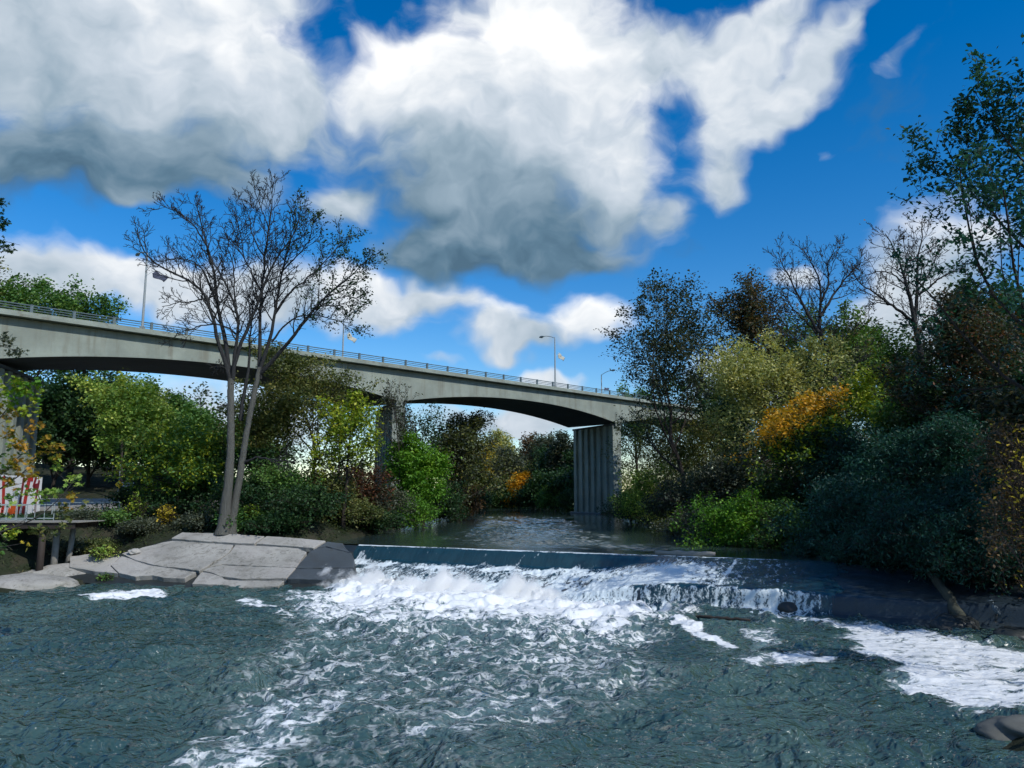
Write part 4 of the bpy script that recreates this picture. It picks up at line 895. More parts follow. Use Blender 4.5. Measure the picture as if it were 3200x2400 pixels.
bb = at(700, 1658, YB); bare = empty('bare_tree', bb); tag(bare, 'tall bare twin stemmed tree on the left bank before the bridge', 'tree')
sk.br = [([p-bb for p in pts], rr, lvl) for pts, rr, lvl in sk.br]
allbr = sk.br
sk.br = [b for b in allbr if b[2] == 0]; link('trunk', sk.mesh('trunk', M['bark_pale'], sides=(14, 7, 4, 3, 3, 3)), bare)
sk.br = [b for b in allbr if b[2] > 0]; link('branches', sk.mesh('branches', M['bark_limb'], sides=(12, 7, 4, 3, 3, 3), rmin=.0165), bare)
sk.br = allbr
a = sk.anchors(3, .3); px_ = a[:, 0]
wgt = np.clip((px_-3.0)/5.0, 0, 1)**1.2; keep = a[np.random.default_rng(2).random(len(a)) < wgt*.5]
V, Fc = leaves_mesh(keep, 2600, .19, .16, np.random.default_rng(3), .75)
link('crown', mesh_np('crown', V, Fc, M['dark_green'], False), bare)

def traced_tree(label, px, py, Y, limbs, conv, nleaf, seed, bark='bark_limb', sc=1.0):
    global sk, YB
    YB = Y; sk = Skel(seed)
    for q, r0, r1, d0, d1 in limbs: limb(q, r0*sc, r1, d0, d1, conv, t0=.25)
    b = at(px, py, Y); b.z = tz(b.x, Y); sk.br.append(([b-Vector((0, 0, .2)), at(*conv(*limbs[0][0][0]), Y)], [limbs[0][1]*1.25*sc, limbs[0][1]*sc], 0))
    root = empty('bare_tree', b); tag(root, label, 'tree')
    sk.br = [([p-b for p in pts], rr, lvl) for pts, rr, lvl in sk.br]
    link('trunk', sk.mesh('trunk', M[bark], sides=(10, 7, 4, 3, 3, 3), rmin=.018), root)
    a = sk.anchors(3, .3); V, Fc = leaves_mesh(a, nleaf, .2, .15, np.random.default_rng(seed), .75)
    link('crown', mesh_np('crown', V, Fc, M['brown'], False), root)
z7 = lambda x, y: (2600+.663*x, 100+.663*y)
traced_tree('bare spreading tree left of the tall right edge tree', 2885, 1270, 60, [
  ([(432, 1640), (415, 1500), (400, 1400), (385, 1350), (375, 1280), (350, 1200), (340, 1130), (300, 1040), (250, 950)], .30, .03, 0, -1),
  ([(390, 1360), (400, 1260), (405, 1200), (400, 1130), (405, 1040), (430, 960), (425, 900)], .18, .025, 0, .8),
  ([(390, 1370), (340, 1330), (270, 1285), (220, 1240), (180, 1215), (130, 1190), (95, 1120)], .15, .025, 0, -2),
  ([(270, 1285), (210, 1275), (160, 1295)], .06, .02, -.8, .5), ([(415, 1410), (450, 1360), (510, 1320), (580, 1280), (650, 1250)], .14, .025, 0, 1.5),
  ([(408, 1240), (470, 1190), (540, 1140), (620, 1110)], .11, .025, .2, -1.5), ([(404, 1215), (450, 1160), (480, 1080), (505, 1010)], .09, .02, .2, 1.8), ([(352, 1200), (280, 1130), (200, 1130), (120, 1165)], .08, .02, -.2, 1.4), ([(342, 1140), (350, 1050), (330, 960)], .07, .02, -.3, 1.0)], z7, 260, 306)
z6 = lambda x, y: (1900+.603*x, 700+.603*y)
traced_tree('bare grey tree with upright limbs between dark and green trees', 2615, 1300, 66, [
  ([(1185, 900), (1170, 750), (1130, 650), (1092, 560), (1090, 470), (1105, 400), (1110, 300), (1060, 210), (1005, 130)], .30, .025, 0, .5),
  ([(1092, 560), (1040, 480), (1000, 400), (950, 300), (900, 210), (880, 145)], .17, .025, 0, -1.5), ([(1100, 480), (1150, 400), (1200, 320), (1260, 250), (1320, 180)], .15, .025, .1, 1.2),
  ([(1106, 400), (1150, 310), (1130, 220), (1170, 150), (1220, 110)], .11, .02, .3, -1), ([(1100, 600), (1060, 540), (1000, 480), (940, 420), (880, 300)], .12, .02, 0, 1.8), ([(1172, 750), (1200, 620), (1280, 540), (1340, 490)], .12, .02, 0, -1.4),
  ([(1172, 760), (1120, 700), (1020, 640), (940, 560), (880, 460), (815, 400)], .10, .02, 0, 1), ([(1175, 800), (1230, 760), (1290, 720), (1330, 640)], .09, .02, 0, 1)], z6, 320, 305)

# ------------------------------------------------------------------ near foliage at the left edge (large leaves)
def near_tree(name, label, Y, base, limbs, clumps, bark, size, seed, spread=.05):
    b = base; root = empty(name, b); tag(root, label, 'tree'); s2 = Skel(seed); rng = np.random.default_rng(seed)
    for pts, r0, r1 in limbs:
        P = [at(x, y, Y+dy) for x, y, dy in pts]
        A = np.array([tuple(p) for p in P]); sg = np.r_[0, np.cumsum(np.linalg.norm(np.diff(A, axis=0), axis=1))]; u = np.linspace(0, sg[-1], 12)
        B = np.stack([np.interp(u, sg, A[:, k]) for k in range(3)], -1)
        for _ in range(2): B[1:-1] = (B[:-2]+2*B[1:-1]+B[2:])/4
        s2.br.append(([Vector(q)-b for q in B], list(np.linspace(r0, r1, 12)), 1))
        s2.spawn([Vector(q)-b for q in B], list(np.linspace(r0, r1, 12)), sg[-1], 2, dict(BT, nch=[0, 0, 9, 3, 0], t0=[0, 0, .3, .2], ratio=[0, 0, .16, .5, .5], max=3, rmin=.006, seg=[3, 3, 3, 2, 2]))
    link('trunk', s2.mesh('trunk', M[bark], rmin=.006), root)
    Vs, Fs, mi, k = [], [], [], 0; mats = []
    for (x, y, rx, ry, n, mk) in clumps:
        if mk not in mats: mats.append(mk)
        c = at(x, y, Y)-b; sc = Y/F
        q = rng.normal(0, 1, (max(3, n//5), 3))*np.array([rx*sc, rx*sc, ry*sc])*.5+np.array(c)
        V, Fc = leaves_mesh(q, n, size, spread, rng, .8, .3, 'maple'); Vs.append(V); Fs.append(Fc+k); k += len(V); mi += [mats.index(mk)]*n
    link('crown', mesh_np('crown', np.concatenate(Vs), np.concatenate(Fs), [M[q] for q in mats], False, mi), root)
Yn = 27.0
near_tree('sapling', 'sapling with large yellow and orange leaves at the left frame edge', Yn, Vector((-21.5, 27, tz(-32, 27))),
  [([(-310, 1950, 0), (-200, 1650, 0), (-60, 1560, 0), (60, 1500, .5), (160, 1390, .5)], .06, .012), ([(-200, 1650, 0), (-90, 1400, 0), (20, 1290, 0), (70, 1200, 0)], .05, .012),
   ([(-220, 1720, 0), (-80, 1690, 0), (40, 1650, -.5), (120, 1625, -.5), (210, 1540, -.5), (245, 1480, -.5)], .045, .008), ([(-60, 1560, 0), (40, 1440, .6), (100, 1400, .6)], .025, .008),
   ([(-200, 1760, 0), (-60, 1720, -.6), (60, 1700, -.8)], .03, .008)],
  [(40, 1205, 70, 40, 150, 'yellow_green'), (75, 1225, 45, 40, 90, 'bright_green'), (20, 1275, 55, 30, 80, 'autumn_mix'), (75, 1280, 50, 25, 60, 'yellow_green'), (10, 1345, 50, 30, 50, 'autumn_mix'),
   (75, 1400, 45, 50, 110, 'autumn_mix'), (55, 1455, 40, 25, 60, 'autumn_mix'), (160, 1400, 32, 42, 90, 'autumn_mix'), (190, 1455, 18, 18, 22, 'olive_yellow'), (15, 1420, 50, 50, 70, 'mid_green'), (120, 1330, 25, 20, 20, 'autumn_mix'),
   (220, 1500, 32, 18, 34, 'olive_yellow'), (160, 1535, 40, 14, 36, 'olive_yellow'), (225, 1560, 18, 22, 30, 'autumn_mix'), (200, 1610, 34, 40, 80, 'bronze'), (150, 1660, 55, 22, 60, 'bronze'), (120, 1560, 35, 25, 26, 'olive_yellow'),
   (60, 1665, 45, 22, 26, 'yellow_green'), (10, 1700, 40, 30, 40, 'mid_green'), (-10, 1640, 40, 40, 40, 'olive_yellow'), (85, 1700, 20, 10, 8, 'gold'), (0, 1490, 40, 30, 40, 'bronze'), (35, 1505, 40, 25, 46, 'autumn_mix'), (80, 1545, 40, 25, 40, 'olive_yellow'), (100, 1480, 30, 20, 34, 'autumn_mix'), (15, 1570, 30, 20, 30, 'mid_green')], 'bark_grey', .20, 41)
near_tree('tree', 'dark leaved boughs reaching in at the upper left edge', 30.0, Vector((-26.5, 32, tz(-38, 32))),
  [([(-420, 2000, 4), (-380, 1500, 3), (-330, 1000, 2), (-260, 760, 1), (-100, 680, 0), (20, 690, 0)], .25, .012), ([(-330, 1150, 2), (-200, 1090, 1), (-60, 1060, 0), (50, 1095, 0)], .06, .01), ([(-260, 760, 1), (-100, 640, 0), (8, 635, 0)], .04, .008), ([(-280, 860, 1), (-120, 780, 0), (20, 775, 0)], .04, .008)],
  [(5, 632, 18, 16, 45, 'dark_green'), (5, 700, 22, 22, 60, 'dark_green'), (15, 775, 32, 18, 80, 'dark_green'), (-60, 700, 80, 60, 200, 'dark_green'), (10, 1060, 30, 22, 70, 'grey_sprig'), (45, 1095, 32, 16, 70, 'grey_sprig'), (-70, 1070, 60, 30, 90, 'grey_sprig')], 'bark_dark', .17, 43)

# small yellow plants on the bank
for px, py, ty, hw, Y, n, lf, lab in [(545, 1640, 1575, 22, 55, 420, 'gold', 'small bright yellow sapling left of the bare trunk'), (362, 1745, 1700, 32, 49, 420, 'olive_yellow', 'yellow weed clump growing on the apron slabs'),
                                  (450, 1650, 1535, 28, 56, 420, 'yellow_green', 'lime green vine left of the road edge'), (805, 1640, 1570, 20, 53.5, 260, 'yellow_green', 'pale green sapling right of bare trunk'), (378, 1825, 1785, 22, 47.3, 260, 'mid_green', 'green weed at the waterline beside the slabs')]:
    Q = at(px, py, Y)
    T_('shrub', lab, 'shrub', px, ty, hw, Y, lf, n, .15, .10, SHRUB, seed=500+px, basez=Q.z, r0=.02)
# weeds covering the bank, nobody could count them
rng = np.random.default_rng(77); Vs, Fs, k = [], [], 0
bx = rng.uniform(-34, -11, 26000); by = rng.uniform(47.5, 76, 26000); dd = sdist(bx, by, UP); dl = sdist(bx, by, LO); ok = (dd > .5) & (dl > 2.2) & (fbm(bx*.4, by*.4, 3, 5) > .42); bx, by = bx[ok], by[ok]
bx2 = rng.uniform(12, 34, 26000); by2 = rng.uniform(18, 110, 26000); ok = (sdist(bx2, by2, UP) > .2) & (sdist(bx2, by2, LO) > .8); bx = np.r_[bx, bx2[ok]]; by = np.r_[by, by2[ok]]
An = np.stack([bx, by, terrain(bx, by)+rng.uniform(0, .22, len(bx))], -1)
m_w = leaf_mat('weed_leaf', [(0, (.015, .035, .012)), (.5, (.035, .06, .02)), (.85, (.08, .09, .03)), (1, (.16, .13, .05))])
V, Fc = leaves_mesh(An, 52000, .20, .12, rng, .3, -.8)
tag(link('undergrowth', mesh_np('undergrowth', V, Fc, m_w, False)), 'low weeds and grass covering the river banks', 'undergrowth', kind='stuff')

# ------------------------------------------------------------------ left bank furniture
# road
rz = lambda y: 1.78+.05*(y-76)
mb = MB(); xsr = np.linspace(-90, -30.5, 30)
pts = []
for x in xsr: pts.append((x, 76))
n = len(xsr); V = [(x, 75.5, rz(75.5)+.06) for x in xsr]+[(x, 93, rz(93)+.10) for x in xsr]
mb.add(V, [(i, i+1, n+i+1, n+i) for i in range(n-1)]); mb.add([(x, 75.4, -1+rz(76)) for x in xsr]+[(x, 75.5, rz(75.5)+.06) for x in xsr], [(i, i+1, n+i+1, n+i) for i in range(n-1)])
tag(mb.build('road', M['asphalt']), 'pale grey road passing under the bridge on the left', kind='structure')
# yellow warning sign
Ys = 94.0; q = at(366, 1560, Ys); root = empty('road_sign', q); tag(root, 'yellow diamond curve warning sign on leaning pole', 'sign')
tp = at(377, 1450, Ys)-q
mb = MB(); mb.tube([Vector((0, 0, -.5)), tp], .055, 8); mb.build('pole', M['steel'], root)
c = at(372, 1514, Ys-.12)-q; rr = .52
mb = MB(); mb.prism([c+Vector((rr, 0, 0)), c+Vector((0, 0, rr)), c+Vector((-rr, 0, 0)), c+Vector((0, 0, -rr))][::-1], (0, .03, 0)); so = mb.build('sign_plate', M['sign_yellow'], root)
mb = MB()
for a, b in (((.12, -.24), (.12, .0)), ((.13, -.02), (-.1, .14))): mb.bar(c+Vector((a[0], -.02, a[1])), c+Vector((b[0], -.02, b[1])), .02, .1)
mb.prism([c+Vector((-.22, -.02, .20)), c+Vector((-.02, -.02, .26)), c+Vector((-.14, -.02, .04))], (0, -.01, 0)); mb.build('arrow', M['black'], so)
# utility pole behind it
q = at(378, 1560, 96); root = tag(empty('utility_pole', q), 'dark wooden pole standing behind the yellow sign', 'pole')
mb = MB(); mb.tube([Vector((0, 0, -.5)), at(383, 1300, 96)-q], [.16, .12], 10); mb.build('pole', M['wood_dark'], root)
mb = MB(); e = at(383, 1310, 96)-q; mb.bar(e+Vector((-.9, -.16, 0)), e+Vector((.9, -.16, 0)), .1, .12); mb.build('crossarm', M['wood_dark'], root)
# park sign
Yp = 95.0; q = at(402, 1560, Yp); root = tag(empty('park_sign', q), 'dark brown park sign with white lettering on two posts', 'sign')
a, b = at(376, 1502, Yp), at(424, 1538, Yp)
mb = MB(); mb.box((a+b)/2-q, ((b-a).x, .08, abs((b-a).z))); bd = mb.build('board', M['sign_brown'], root)
for px in (378, 426): mb = MB(); mb.bar(at(px, 1498, Yp+.1)-q, at(px, 1564, Yp+.1)-q, .12, .12); mb.build('post', M['wood_dark'], root)
rs = random.Random(4); mb = MB()
for (x0, x1, y0, h) in ((382, 420, 1508, 4.5), (384, 418, 1515.5, 4.5)):
    x = x0
    while x < x1:
        w = rs.uniform(1.6, 3.0)
        if rs.random() < .85:
            p0 = at(x, y0+h, Yp-.06)-q; p1 = at(x+rs.uniform(-.4, .4), y0, Yp-.06)-q; mb.bar(p0, p1, .05, .02)
            if rs.random() < .7: yy = y0+rs.choice((0, h/2, h)); mb.bar(at(x, yy, Yp-.06)-q, at(x+w*.8, yy, Yp-.06)-q, .02, .05)
        x += w
pa, pb2 = at(384, 1531.5, Yp-.06)-q, at(407, 1531.5, Yp-.06)-q; mb.bar(pa, pb2, .02, .12)
mb.build('lettering', M['white_paint'], bd)
# lookout deck on piles
Yd = 49.0; zd = at(150, 1628, Yd).z; x1 = at(285, 1628, Yd).x
root = tag(empty('viewing_deck', (x1-4, Yd, zd)), 'wooden viewing deck on piles over the left bank', 'deck'); o0 = Vector((x1-4, Yd, zd))
mb = MB()
k = 0; x = x1-14
while x < x1-.05:
    mb.box(Vector((x+.07, Yd, zd-.03))-o0, (.135, 3.0, .05)); x += .145
mb.build('planking', M['wood_grey'], root)
for yy in (Yd-1.3, Yd, Yd+1.3): mb = MB(); mb.box(Vector((x1-7.2, yy, zd-.24))-o0, (13.9, .16, .34)); mb.build('joist', M['wood_dark'], root)
for px, py, dyy, mt, r in ((120, 1806, -1.0, 'wood_dark', .21), (166, 1786, .2, 'wood_grey', .21), (208, 1776, 1.0, 'wood_grey', .18)):
    foot = at(px, py, Yd+dyy); top = Vector((foot.x+(.25 if px > 200 else .05), foot.y, zd-.4)); mb = MB(); mb.tube([foot-o0-Vector((0, 0, .4)), top-o0], [r, r*.92], 14); mb.build('pile', M[mt], root, smooth=True)
for yy in (Yd-1.4, Yd+1.4):
    mb = MB()
    for dz in (1.0, .12): mb.bar(Vector((x1-14, yy, zd+dz))-o0, Vector((x1-3.2, yy, zd+dz))-o0, .07, .06)
    rl = mb.build('handrail', M['rail_pale'], root)
    for k in range(18):
        xx = x1-3.2-.62*k; mb = MB(); mb.bar(Vector((xx, yy, zd))-o0, Vector((xx, yy, zd+1.0))-o0, .035, .035); mb.build('baluster', M['rail_pale'], rl)
# footing of the piles
q = at(190, 1806, 49.0); rng = np.random.default_rng(8)
def rock(name, label, c, size, mat, seed, cat='rock', parent=None, group=None):
    import bmesh
    bm = bmesh.new(); bmesh.ops.create_icosphere(bm, subdivisions=4, radius=1)
    sd = random.Random(seed); ox, oy = sd.uniform(0, 50), sd.uniform(0, 50)
    co = np.array([v.co[:] for v in bm.verts])
    nz = fbm(co[:, 0]*1.3+ox+co[:, 2], co[:, 1]*1.3+oy-co[:, 2]*.7, 5, seed)
    for v, k in zip(bm.verts, nz):
        v.co = Vector((v.co.x*size[0], v.co.y*size[1], max(v.co.z, -.5)*size[2]))*(.62+.75*k)
    me = bpy.data.meshes.new(name); bm.to_mesh(me); bm.free(); me.materials.append(M[mat]); me.polygons.foreach_set('use_smooth', np.ones(len(me.polygons), bool))
    o = link(name, me, None, c); return tag(o, label, cat, group)
rock('rock', 'low pale rubble mound around the deck piles', at(190, 1795, 48.6)-Vector((0, 0, .1)), (2.6, 1.5, .62), 'slab', 1)
rock('rock', 'flat pale rock at the left waterline', at(70, 1822, 45.6)-Vector((0, 0, .1)), (3.2, 2.0, .55), 'slab', 2)
rock('rock', 'mossy boulder at the water on the right foreground', at(3200, 2262, 18.4)-Vector((0, 0, .16)), (.95, .7, .30), 'rock', 3)
rock('rock', 'dark rock splitting the cascade at right', at(2462, 1908, 35.6), (.6, .42, .4), 'rock_dark', 4)
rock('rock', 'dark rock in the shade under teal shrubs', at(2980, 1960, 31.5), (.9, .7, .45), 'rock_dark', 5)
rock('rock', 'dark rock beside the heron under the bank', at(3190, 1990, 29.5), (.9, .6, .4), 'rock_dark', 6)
for k, (px, py) in enumerate([(330, 1745), (405, 1752), (420, 1725), (300, 1775)]):
    rock('rock', ['pale rubble stone on bank behind the weed', 'small pale stone right of the yellow weed', 'square pale stone above the apron', 'pale stone beside deck piles'][k], at(px, py, 49.5), (.35, .3, .22), 'slab', 20+k)
# stony shallow at the lower right corner, many stones nobody would count
rs = random.Random(3); mbm = MB()
import bmesh
def stone_into(mb, c, r, sd):
    bm = bmesh.new(); bmesh.ops.create_icosphere(bm, subdivisions=2, radius=1); rr = random.Random(sd); ph = [rr.uniform(0, 6) for _ in range(6)]
    V = [Vector((v.co.x*r*1.3, v.co.y*r, v.co.z*r*.6))*(1+.18*math.sin(v.co.x*3+ph[0])+.15*math.sin(v.co.y*4+ph[1])+.12*math.sin(v.co.z*5+ph[2]))+Vector(c) for v in bm.verts]
    Fs = [tuple(v.index for v in f.verts) for f in bm.faces]; bm.free(); mb.add(V, Fs)
for k in range(420):
    u = rs.random(); x = 8.3+u*10.5+rs.uniform(-.3, 2.2); y = np.interp(x-1.2, [8, 9.6, 11.2, 14.5, 18.6], [11, 14, 18, 21.5, 28])-rs.uniform(-.9, 1.4)
    stone_into(mbm, (x, y, max(tz(x, y), LW-.05)+.02), rs.uniform(.06, .26), k)
tag(mbm.build('gravel', M['rock_dark'], smooth=True), 'dark stones and gravel along the right foreground water edge', 'gravel', kind='stuff')
# pipe rail by the road
qa, qb = at(165, 1572, 60), at(374, 1569, 60); root = tag(empty('pipe_railing', qb), 'pale pipe railing at the top of left bank below the road', 'railing')
mb = MB(); mb.tube([qa-qb, Vector((0, 0, 0))], .035, 6); mb.tube([qa-qb-Vector((0, 0, .6)), Vector((0, 0, -.6))], .025, 6); mb.build('rail', M['rail_pale'], root)
for k in range(5):
    p = (qa-qb)*(k/4); mb = MB(); mb.tube([p, p-Vector((0, 0, 1.1))], .04, 6); mb.build('post', M['rail_pale'], root)
# retaining wall end in shade right of the rail
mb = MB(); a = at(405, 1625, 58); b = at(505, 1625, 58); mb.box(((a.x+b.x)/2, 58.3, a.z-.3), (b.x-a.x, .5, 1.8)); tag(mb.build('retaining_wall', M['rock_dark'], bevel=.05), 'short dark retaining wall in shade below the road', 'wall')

# ------------------------------------------------------------------ driftwood
def log(label, pts, radii, mat, n=10, name='driftwood_log'):
    b = Vector(pts[0]); mb = MB(); A = np.array([tuple(Vector(p)-b) for p in pts]); u = np.linspace(0, 1, len(A)); v = np.linspace(0, 1, 14)
    B = np.stack([np.interp(v, u, A[:, k]) for k in range(3)], -1); B[1:-1] += np.random.default_rng(len(label)).normal(0, .02, (12, 3))
    rr = np.interp(v, np.linspace(0, 1, len(radii)), radii)*(1+.1*np.sin(v*23)); mb.tube(B.tolist(), rr, n); tag(mb.build(name, M[mat], None, b, smooth=True), label, 'log')
log('weathered log lying along the dam crest', [at(2050, 1728, 43.6), at(2140, 1731, 42.6), at(2235, 1731, 41.8)], [.13, .17, .10], 'wood_grey')
log('dark plank floating below the cascade', [at(2160, 1925, 34.4), at(2250, 1932, 33.6), at(2345, 1938, 33.0)], [.06, .08, .05], 'wood_dark')
log('mossy log leaning from the bank onto the spillway end', [at(2895, 1775, 36.0), at(2950, 1845, 33.6), at(3005, 1930, 31.8)], [.16, .2, .22], 'log_dark')
log('slim fallen pole behind the heron', [at(3020, 1905, 32.8), at(3120, 1922, 32.4), at(3260, 1950, 32.0)], [.07, .07, .06], 'wood_grey')
log('dead grey branch over the lower right bank', [at(2840, 1690, 38), at(2760, 1700, 38.5), at(2700, 1650, 39)], [.05, .04, .02], 'wood_dark')

# ------------------------------------------------------------------ heron
hb = at(3112, 1943, 31.3); root = tag(empty('heron', hb), 'grey heron standing at the water under the right bank', 'bird')
px1 = 31.3/F
def hp(x, y, d=0): return Vector(((x-3112)*px1, d, (1943-y)*px1))
mb = MB()
body = [(3128, 1930), (3124, 1924), (3119, 1914), (3114, 1904), (3110, 1898), (3107, 1893), (3108, 1888), (3110, 1884), (3108, 1881), (3104, 1880), (3098, 1881.5), (3091, 1883.5)]
rad = [.015, .06, .105, .11, .075, .045, .032, .03, .034, .032, .014, .004]
mb.tube([hp(*p) for p in body], rad, 12); mb.build('body', M['heron_grey'], root, smooth=True)
for d in (-.05, .05): mb = MB(); mb.tube([hp(3117, 1918, d), hp(3114, 1929, d+.02), hp(3113, 1943.5, d)], [.02, .013, .012], 6); mb.tube([hp(3113, 1943, d), hp(3109, 1943.5, d)], .01, 5); mb.build('leg', M['heron_leg'], root, smooth=True)

# far girder bridge upstream
Yf = 200; a, b = at(1440, 1446, Yf), at(1640, 1446, Yf); c0 = (a+b)/2; root = tag(empty('trestle_bridge', c0), 'distant dark truss bridge half hidden at the river bend', 'bridge')
mb = MB(); mb.bar(a-c0, b-c0, 3, .5); mb.build('deck', M['concrete'], root)
mb = MB(); nb = 9; dn = Vector((0, 0, -3.2))
for k in range(nb):
    p, q = a.lerp(b, k/nb)-c0, a.lerp(b, (k+1)/nb)-c0; mb.bar(p, q+dn, .2, .2); mb.bar(p+dn, q, .2, .2); mb.bar(p, p+dn, .2, .2)
mb.bar(a-c0+dn, b-c0+dn, .25, .25); mb.build('truss', M['steel'], root)
for k in (.05, .95): p = a.lerp(b, k)-c0; mb = MB(); mb.bar(p+dn, p+Vector((0, 0, -10)), 1.5, 1.5); mb.build('pier', M['concrete_dark'], root)

# ------------------------------------------------------------------ sky, clouds, sun
SUN_AZ = Vector((.74, -.67, 0)).normalized(); EL = R(41)
world = bpy.data.worlds.new('World'); scene.world = world; world.use_nodes = True
world.node_tree.nodes.clear(); t = NT(world.node_tree)
sky = t.n('ShaderNodeTexSky', sky_type='NISHITA', sun_disc=False)
sky.sun_elevation = EL; sky.sun_rotation = math.atan2(SUN_AZ.x, SUN_AZ.y); sky.altitude = 200; sky.air_density = 1.0; sky.dust_density = .3; sky.ozone_density = 2.5
hs = t.n('ShaderNodeHueSaturation', inp={'Hue': .505, 'Saturation': 1.47, 'Value': 1.35, 'Color': sky.outputs[0]}).outputs[0]
g_ = t.n('ShaderNodeTexCoord').outputs['Generated']
sx = t.n('ShaderNodeSeparateXYZ', inp={0: g_})
az = t.math('ARCTAN2', sx.outputs[0], sx.outputs[1]); el = t.math('ARCSINE', sx.outputs[2])
ae = t.n('ShaderNodeCombineXYZ', inp={0: az, 1: el, 2: 0}).outputs[0]
w1 = t.noise(ae, 5.0, 3, .6, 0, 1); w2 = t.noise(ae, 18, 2, .6, 0, 1)
def vadd(a, b, k, c=(.5, .5, .5)):
    b2 = t.n('ShaderNodeVectorMath', operation='SUBTRACT', inp={0: b, 1: c}).outputs[0]
    b3 = t.n('ShaderNodeVectorMath', operation='SCALE', inp={0: b2, 'Scale': k}).outputs[0]
    return t.n('ShaderNodeVectorMath', operation='ADD', inp={0: a, 1: b3}).outputs[0]
aw = vadd(vadd(ae, w1, .13), w2, .035)
def azel(x, y):
    d = ray(x*1.4467, y*1.4467).normalized(); return math.atan2(d.x, d.y), math.asin(d.z)
# cloud banks: (x, y, rx, ry, rot, weight, top brightness, base brightness) measured on the sky, in directions
CL = [(1150, -20, 330, 90, 0, .9, .95, .85), (150, -60, 420, 130, 0, 1.1, .85, .75), (560, -40, 240, 110, 0, .9, .9, .75), (120, 90, 330, 190, 0, 1.25, .80, .62), (420, 120, 330, 190, 0, 1.25, .92, .66), (180, 330, 330, 150, 0, 1.2, .60, .17), (420, 330, 240, 130, 0, .85, .58, .22), (620, 210, 200, 180, 0, 1.1, .86, .60), (330, 430, 120, 50, 0, .6, .8, .6),
      (930, 170, 220, 160, -.15, 1.25, 1.1, .86), (1120, 120, 260, 160, 0, 1.25, 1.1, .85), (1000, 330, 330, 200, 0, 1.2, .86, .34), (1100, 500, 300, 130, .05, 1.2, .42, .17), (1330, 390, 135, 150, .1, 1.1, 1.05, .60), (900, 560, 160, 70, 0, .9, .50, .26), (1260, 260, 260, 170, 0, 1.0, .95, .75), (1270, 560, 130, 50, .25, .8, .5, .3),
      (1430, 90, 240, 130, .2, 1.1, .92, .72), (1620, 80, 260, 95, .45, .95, .90, .75), (1820, 50, 190, 55, .45, .72, .85, .7), (1600, 260, 130, 120, .5, .92, .85, .72), (1560, 390, 105, 95, .3, .78, .8, .7), (1720, 190, 150, 70, .5, .62, .8, .7), (1740, 70, 170, 130, 0, .42, .85, .7), (1650, 190, 130, 110, 0, .5, .85, .7), (1930, 110, 90, 35, .5, .35, .75, .7), (1420, 480, 70, 60, .4, .4, .75, .6),
      (960, 510, 60, 45, 0, .5, .95, .7), (730, 450, 95, 75, 0, .75, .82, .62), (560, 420, 120, 60, 0, .5, .7, .5),
      (90, 590, 260, 95, .05, 1.1, .88, .66), (330, 640, 240, 90, 0, 1.1, .92, .72), (620, 640, 230, 90, 0, 1.0, .90, .7), (820, 690, 150, 80, 0, .9, .85, .65), (960, 650, 130, 50, 0, .85, .85, .7),
      (1270, 690, 120, 75, 0, 1.15, 1.08, .72), (1070, 715, 140, 70, .1, 1.05, .98, .66), (1170, 750, 120, 40, 0, .8, .75, .62), (1200, 818, 90, 28, 0, .9, .95, .8), (950, 785, 70, 20, 0, .6, .85, .75), (1380, 830, 50, 20, 0, .5, .85, .75),
      (1720, 580, 90, 55, 0, .85, .95, .75), (2050, 560, 260, 130, 0, .95, .85, .68), (1950, 700, 260, 120, 0, 1.0, .85, .66), (1100, 905, 240, 60, 0, 1.1, .85, .66), (500, 900, 300, 110, 0, 1.0, .8, .62), (1775, 312, 30, 26, 0, .36, .8, .7), (1700, 840, 300, 100, 0, .9, .8, .65)]
CR, SR = math.cos(.5), math.sin(.5)
awr = t.n('ShaderNodeVectorRotate', rotation_type='Z_AXIS', inp={0: aw, 'Angle': -.5}).outputs[0]
num = den = None
for (x, y, rx, ry, rot, wt, bt, bb_) in CL:
    a0, e0 = azel(x, y); a1, _ = azel(x+rx, y); _, e1 = azel(x, y-ry)
    ra, re = abs(a1-a0)*1.12, abs(e1-e0)*1.12
    if rot > .3: a0, e0 = a0*CR+e0*SR, -a0*SR+e0*CR
    mp = t.n('ShaderNodeVectorMath', operation='MULTIPLY_ADD', inp={0: awr if rot > .3 else aw, 1: (1/ra, 1/re, 0), 2: (-a0/ra, -e0/re, 0)}).outputs[0]
    dt = t.n('ShaderNodeVectorMath', operation='DOT_PRODUCT', inp={0: mp, 1: mp}).outputs['Value']
    q1 = t.math('SUBTRACT', 1, dt, clamp=True); k = t.math('MULTIPLY', t.math('MULTIPLY', q1, q1), wt*1.1)
    yv = t.n('ShaderNodeVectorMath', operation='DOT_PRODUCT', inp={0: mp, 1: (0, 1, 0)}).outputs['Value']
    br = t.math('MULTIPLY_ADD', yv, (bt-bb_)/1.3, bb_+(bt-bb_)*.54)
    kb = t.math('MULTIPLY', k, br)
    num = kb if num is None else t.math('ADD', num, kb); den = k if den is None else t.math('ADD', den, k)
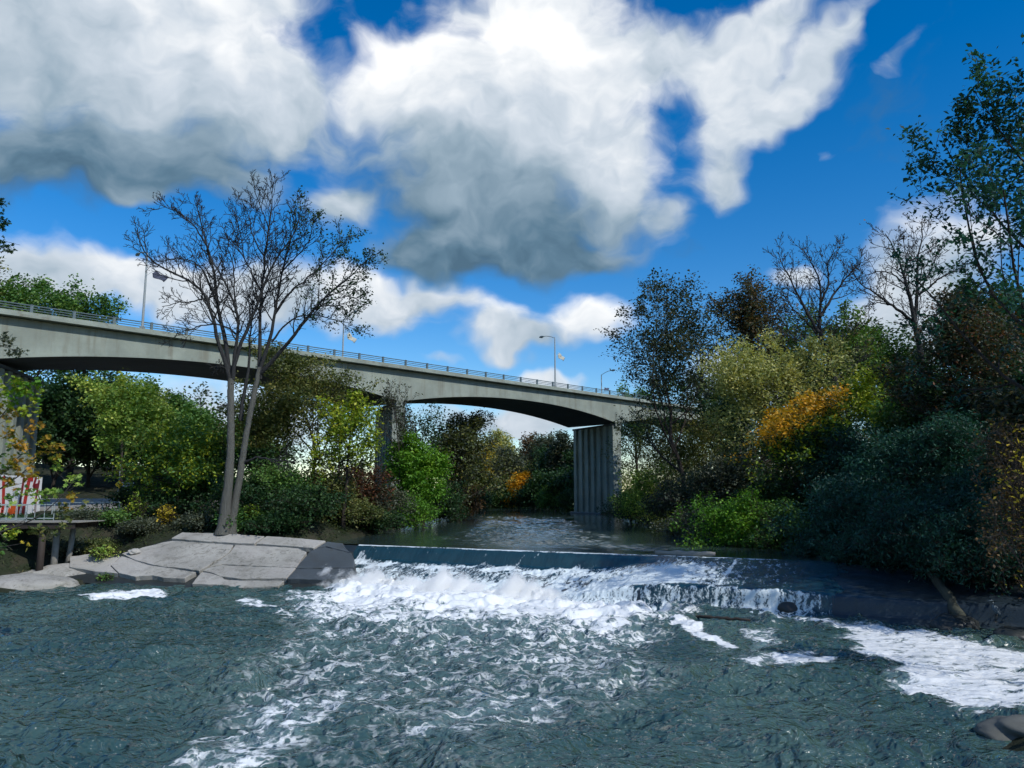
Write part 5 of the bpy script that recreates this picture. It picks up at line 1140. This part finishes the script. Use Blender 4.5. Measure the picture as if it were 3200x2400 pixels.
# behind and to the sides: broken cloud everywhere
side = t.smooth(.75, 1.1, t.math('ABSOLUTE', az))
kd = t.math('MULTIPLY', side, t.smooth(.40, .75, t.noise(t.mapping(g_, sc=(1, 1, 2.2)), 2.3, 5, .55)))
kd = t.math('MULTIPLY', kd, t.smooth(-.02, .1, el))
num = t.math('ADD', num, t.math('MULTIPLY', kd, .75)); den = t.math('ADD', den, kd)
base_b = t.math('DIVIDE', num, t.math('ADD', den, .001))
sc_ae = t.n('ShaderNodeVectorMath', operation='MULTIPLY', inp={0: aw, 1: (1, 1.45, 1)}).outputs[0]
f1 = t.noise(sc_ae, 7.0, 7, .54); f1b = t.noise(t.n('ShaderNodeVectorMath', operation='ADD', inp={0: sc_ae, 1: (-.02, -.034, 0)}).outputs[0], 7.0, 4, .54)
dens = t.math('ADD', t.math('MULTIPLY', den, .85), t.math('MULTIPLY', t.math('SUBTRACT', f1, .5), 1.8))
mask = t.smooth(.10, .84, dens)
relief = t.math('SUBTRACT', f1, f1b)
f3 = t.noise(sc_ae, 3.2, 2, .5)
bb3 = t.math('MULTIPLY_ADD', base_b, 1.18, -.17)
bright = t.math('ADD', t.math('ADD', bb3, t.math('MULTIPLY', relief, .9)), t.math('MULTIPLY', t.math('SUBTRACT', f3, .5), .6))
bright = t.math('MAXIMUM', bright, .10)
ccol = t.ramp(t.math('MULTIPLY', bright, .8), [(0, (.045, .10, .16)), (.16, (.11, .20, .285)), (.40, (.30, .40, .49)), (.62, (.58, .65, .73)), (.85, (.96, .97, .98)), (1, (1, 1, 1))])
CLOUD_GAIN = 10.0
cc = t.n('ShaderNodeVectorMath', operation='SCALE', inp={0: ccol, 'Scale': CLOUD_GAIN}).outputs[0]
final = t.mix(mask, hs, cc)
bg = t.n('ShaderNodeBackground', inp={0: final, 1: .10}); wo = t.n('ShaderNodeOutputWorld'); t.L.new(bg.outputs[0], wo.inputs[0])
sl = bpy.data.lights.new('sun', 'SUN'); sl.energy = 3.2; sl.angle = R(.5); sl.color = (1, .965, .90)
so = bpy.data.objects.new('sun', sl); COL.objects.link(so)
sd = Vector((SUN_AZ.x*math.cos(EL), SUN_AZ.y*math.cos(EL), math.sin(EL))); so.rotation_euler = sd.to_track_quat('Z', 'Y').to_euler(); so.location = (30, -20, 60)

cam = bpy.data.cameras.new('camera'); co = bpy.data.objects.new('camera', cam); COL.objects.link(co)
co.location = (0, 0, CZ); co.rotation_euler = (R(90)+PITCH, 0, 0); cam.sensor_width = 36; cam.lens = 36*F/3200; cam.clip_start = .1; cam.clip_end = 5000
scene.camera = co
scene.view_settings.view_transform = 'Standard'; scene.view_settings.look = 'None'; scene.view_settings.exposure = .12; scene.view_settings.gamma = 1
scene.cycles.max_bounces = 8; scene.cycles.volume_bounces = 7; scene.cycles.transparent_max_bounces = 8; scene.cycles.caustics_reflective = False; scene.cycles.caustics_refractive = False
scene.cycles.sample_clamp_direct = 1.6; scene.cycles.use_denoising = True; scene.cycles.use_adaptive_sampling = True; scene.cycles.adaptive_threshold = .03
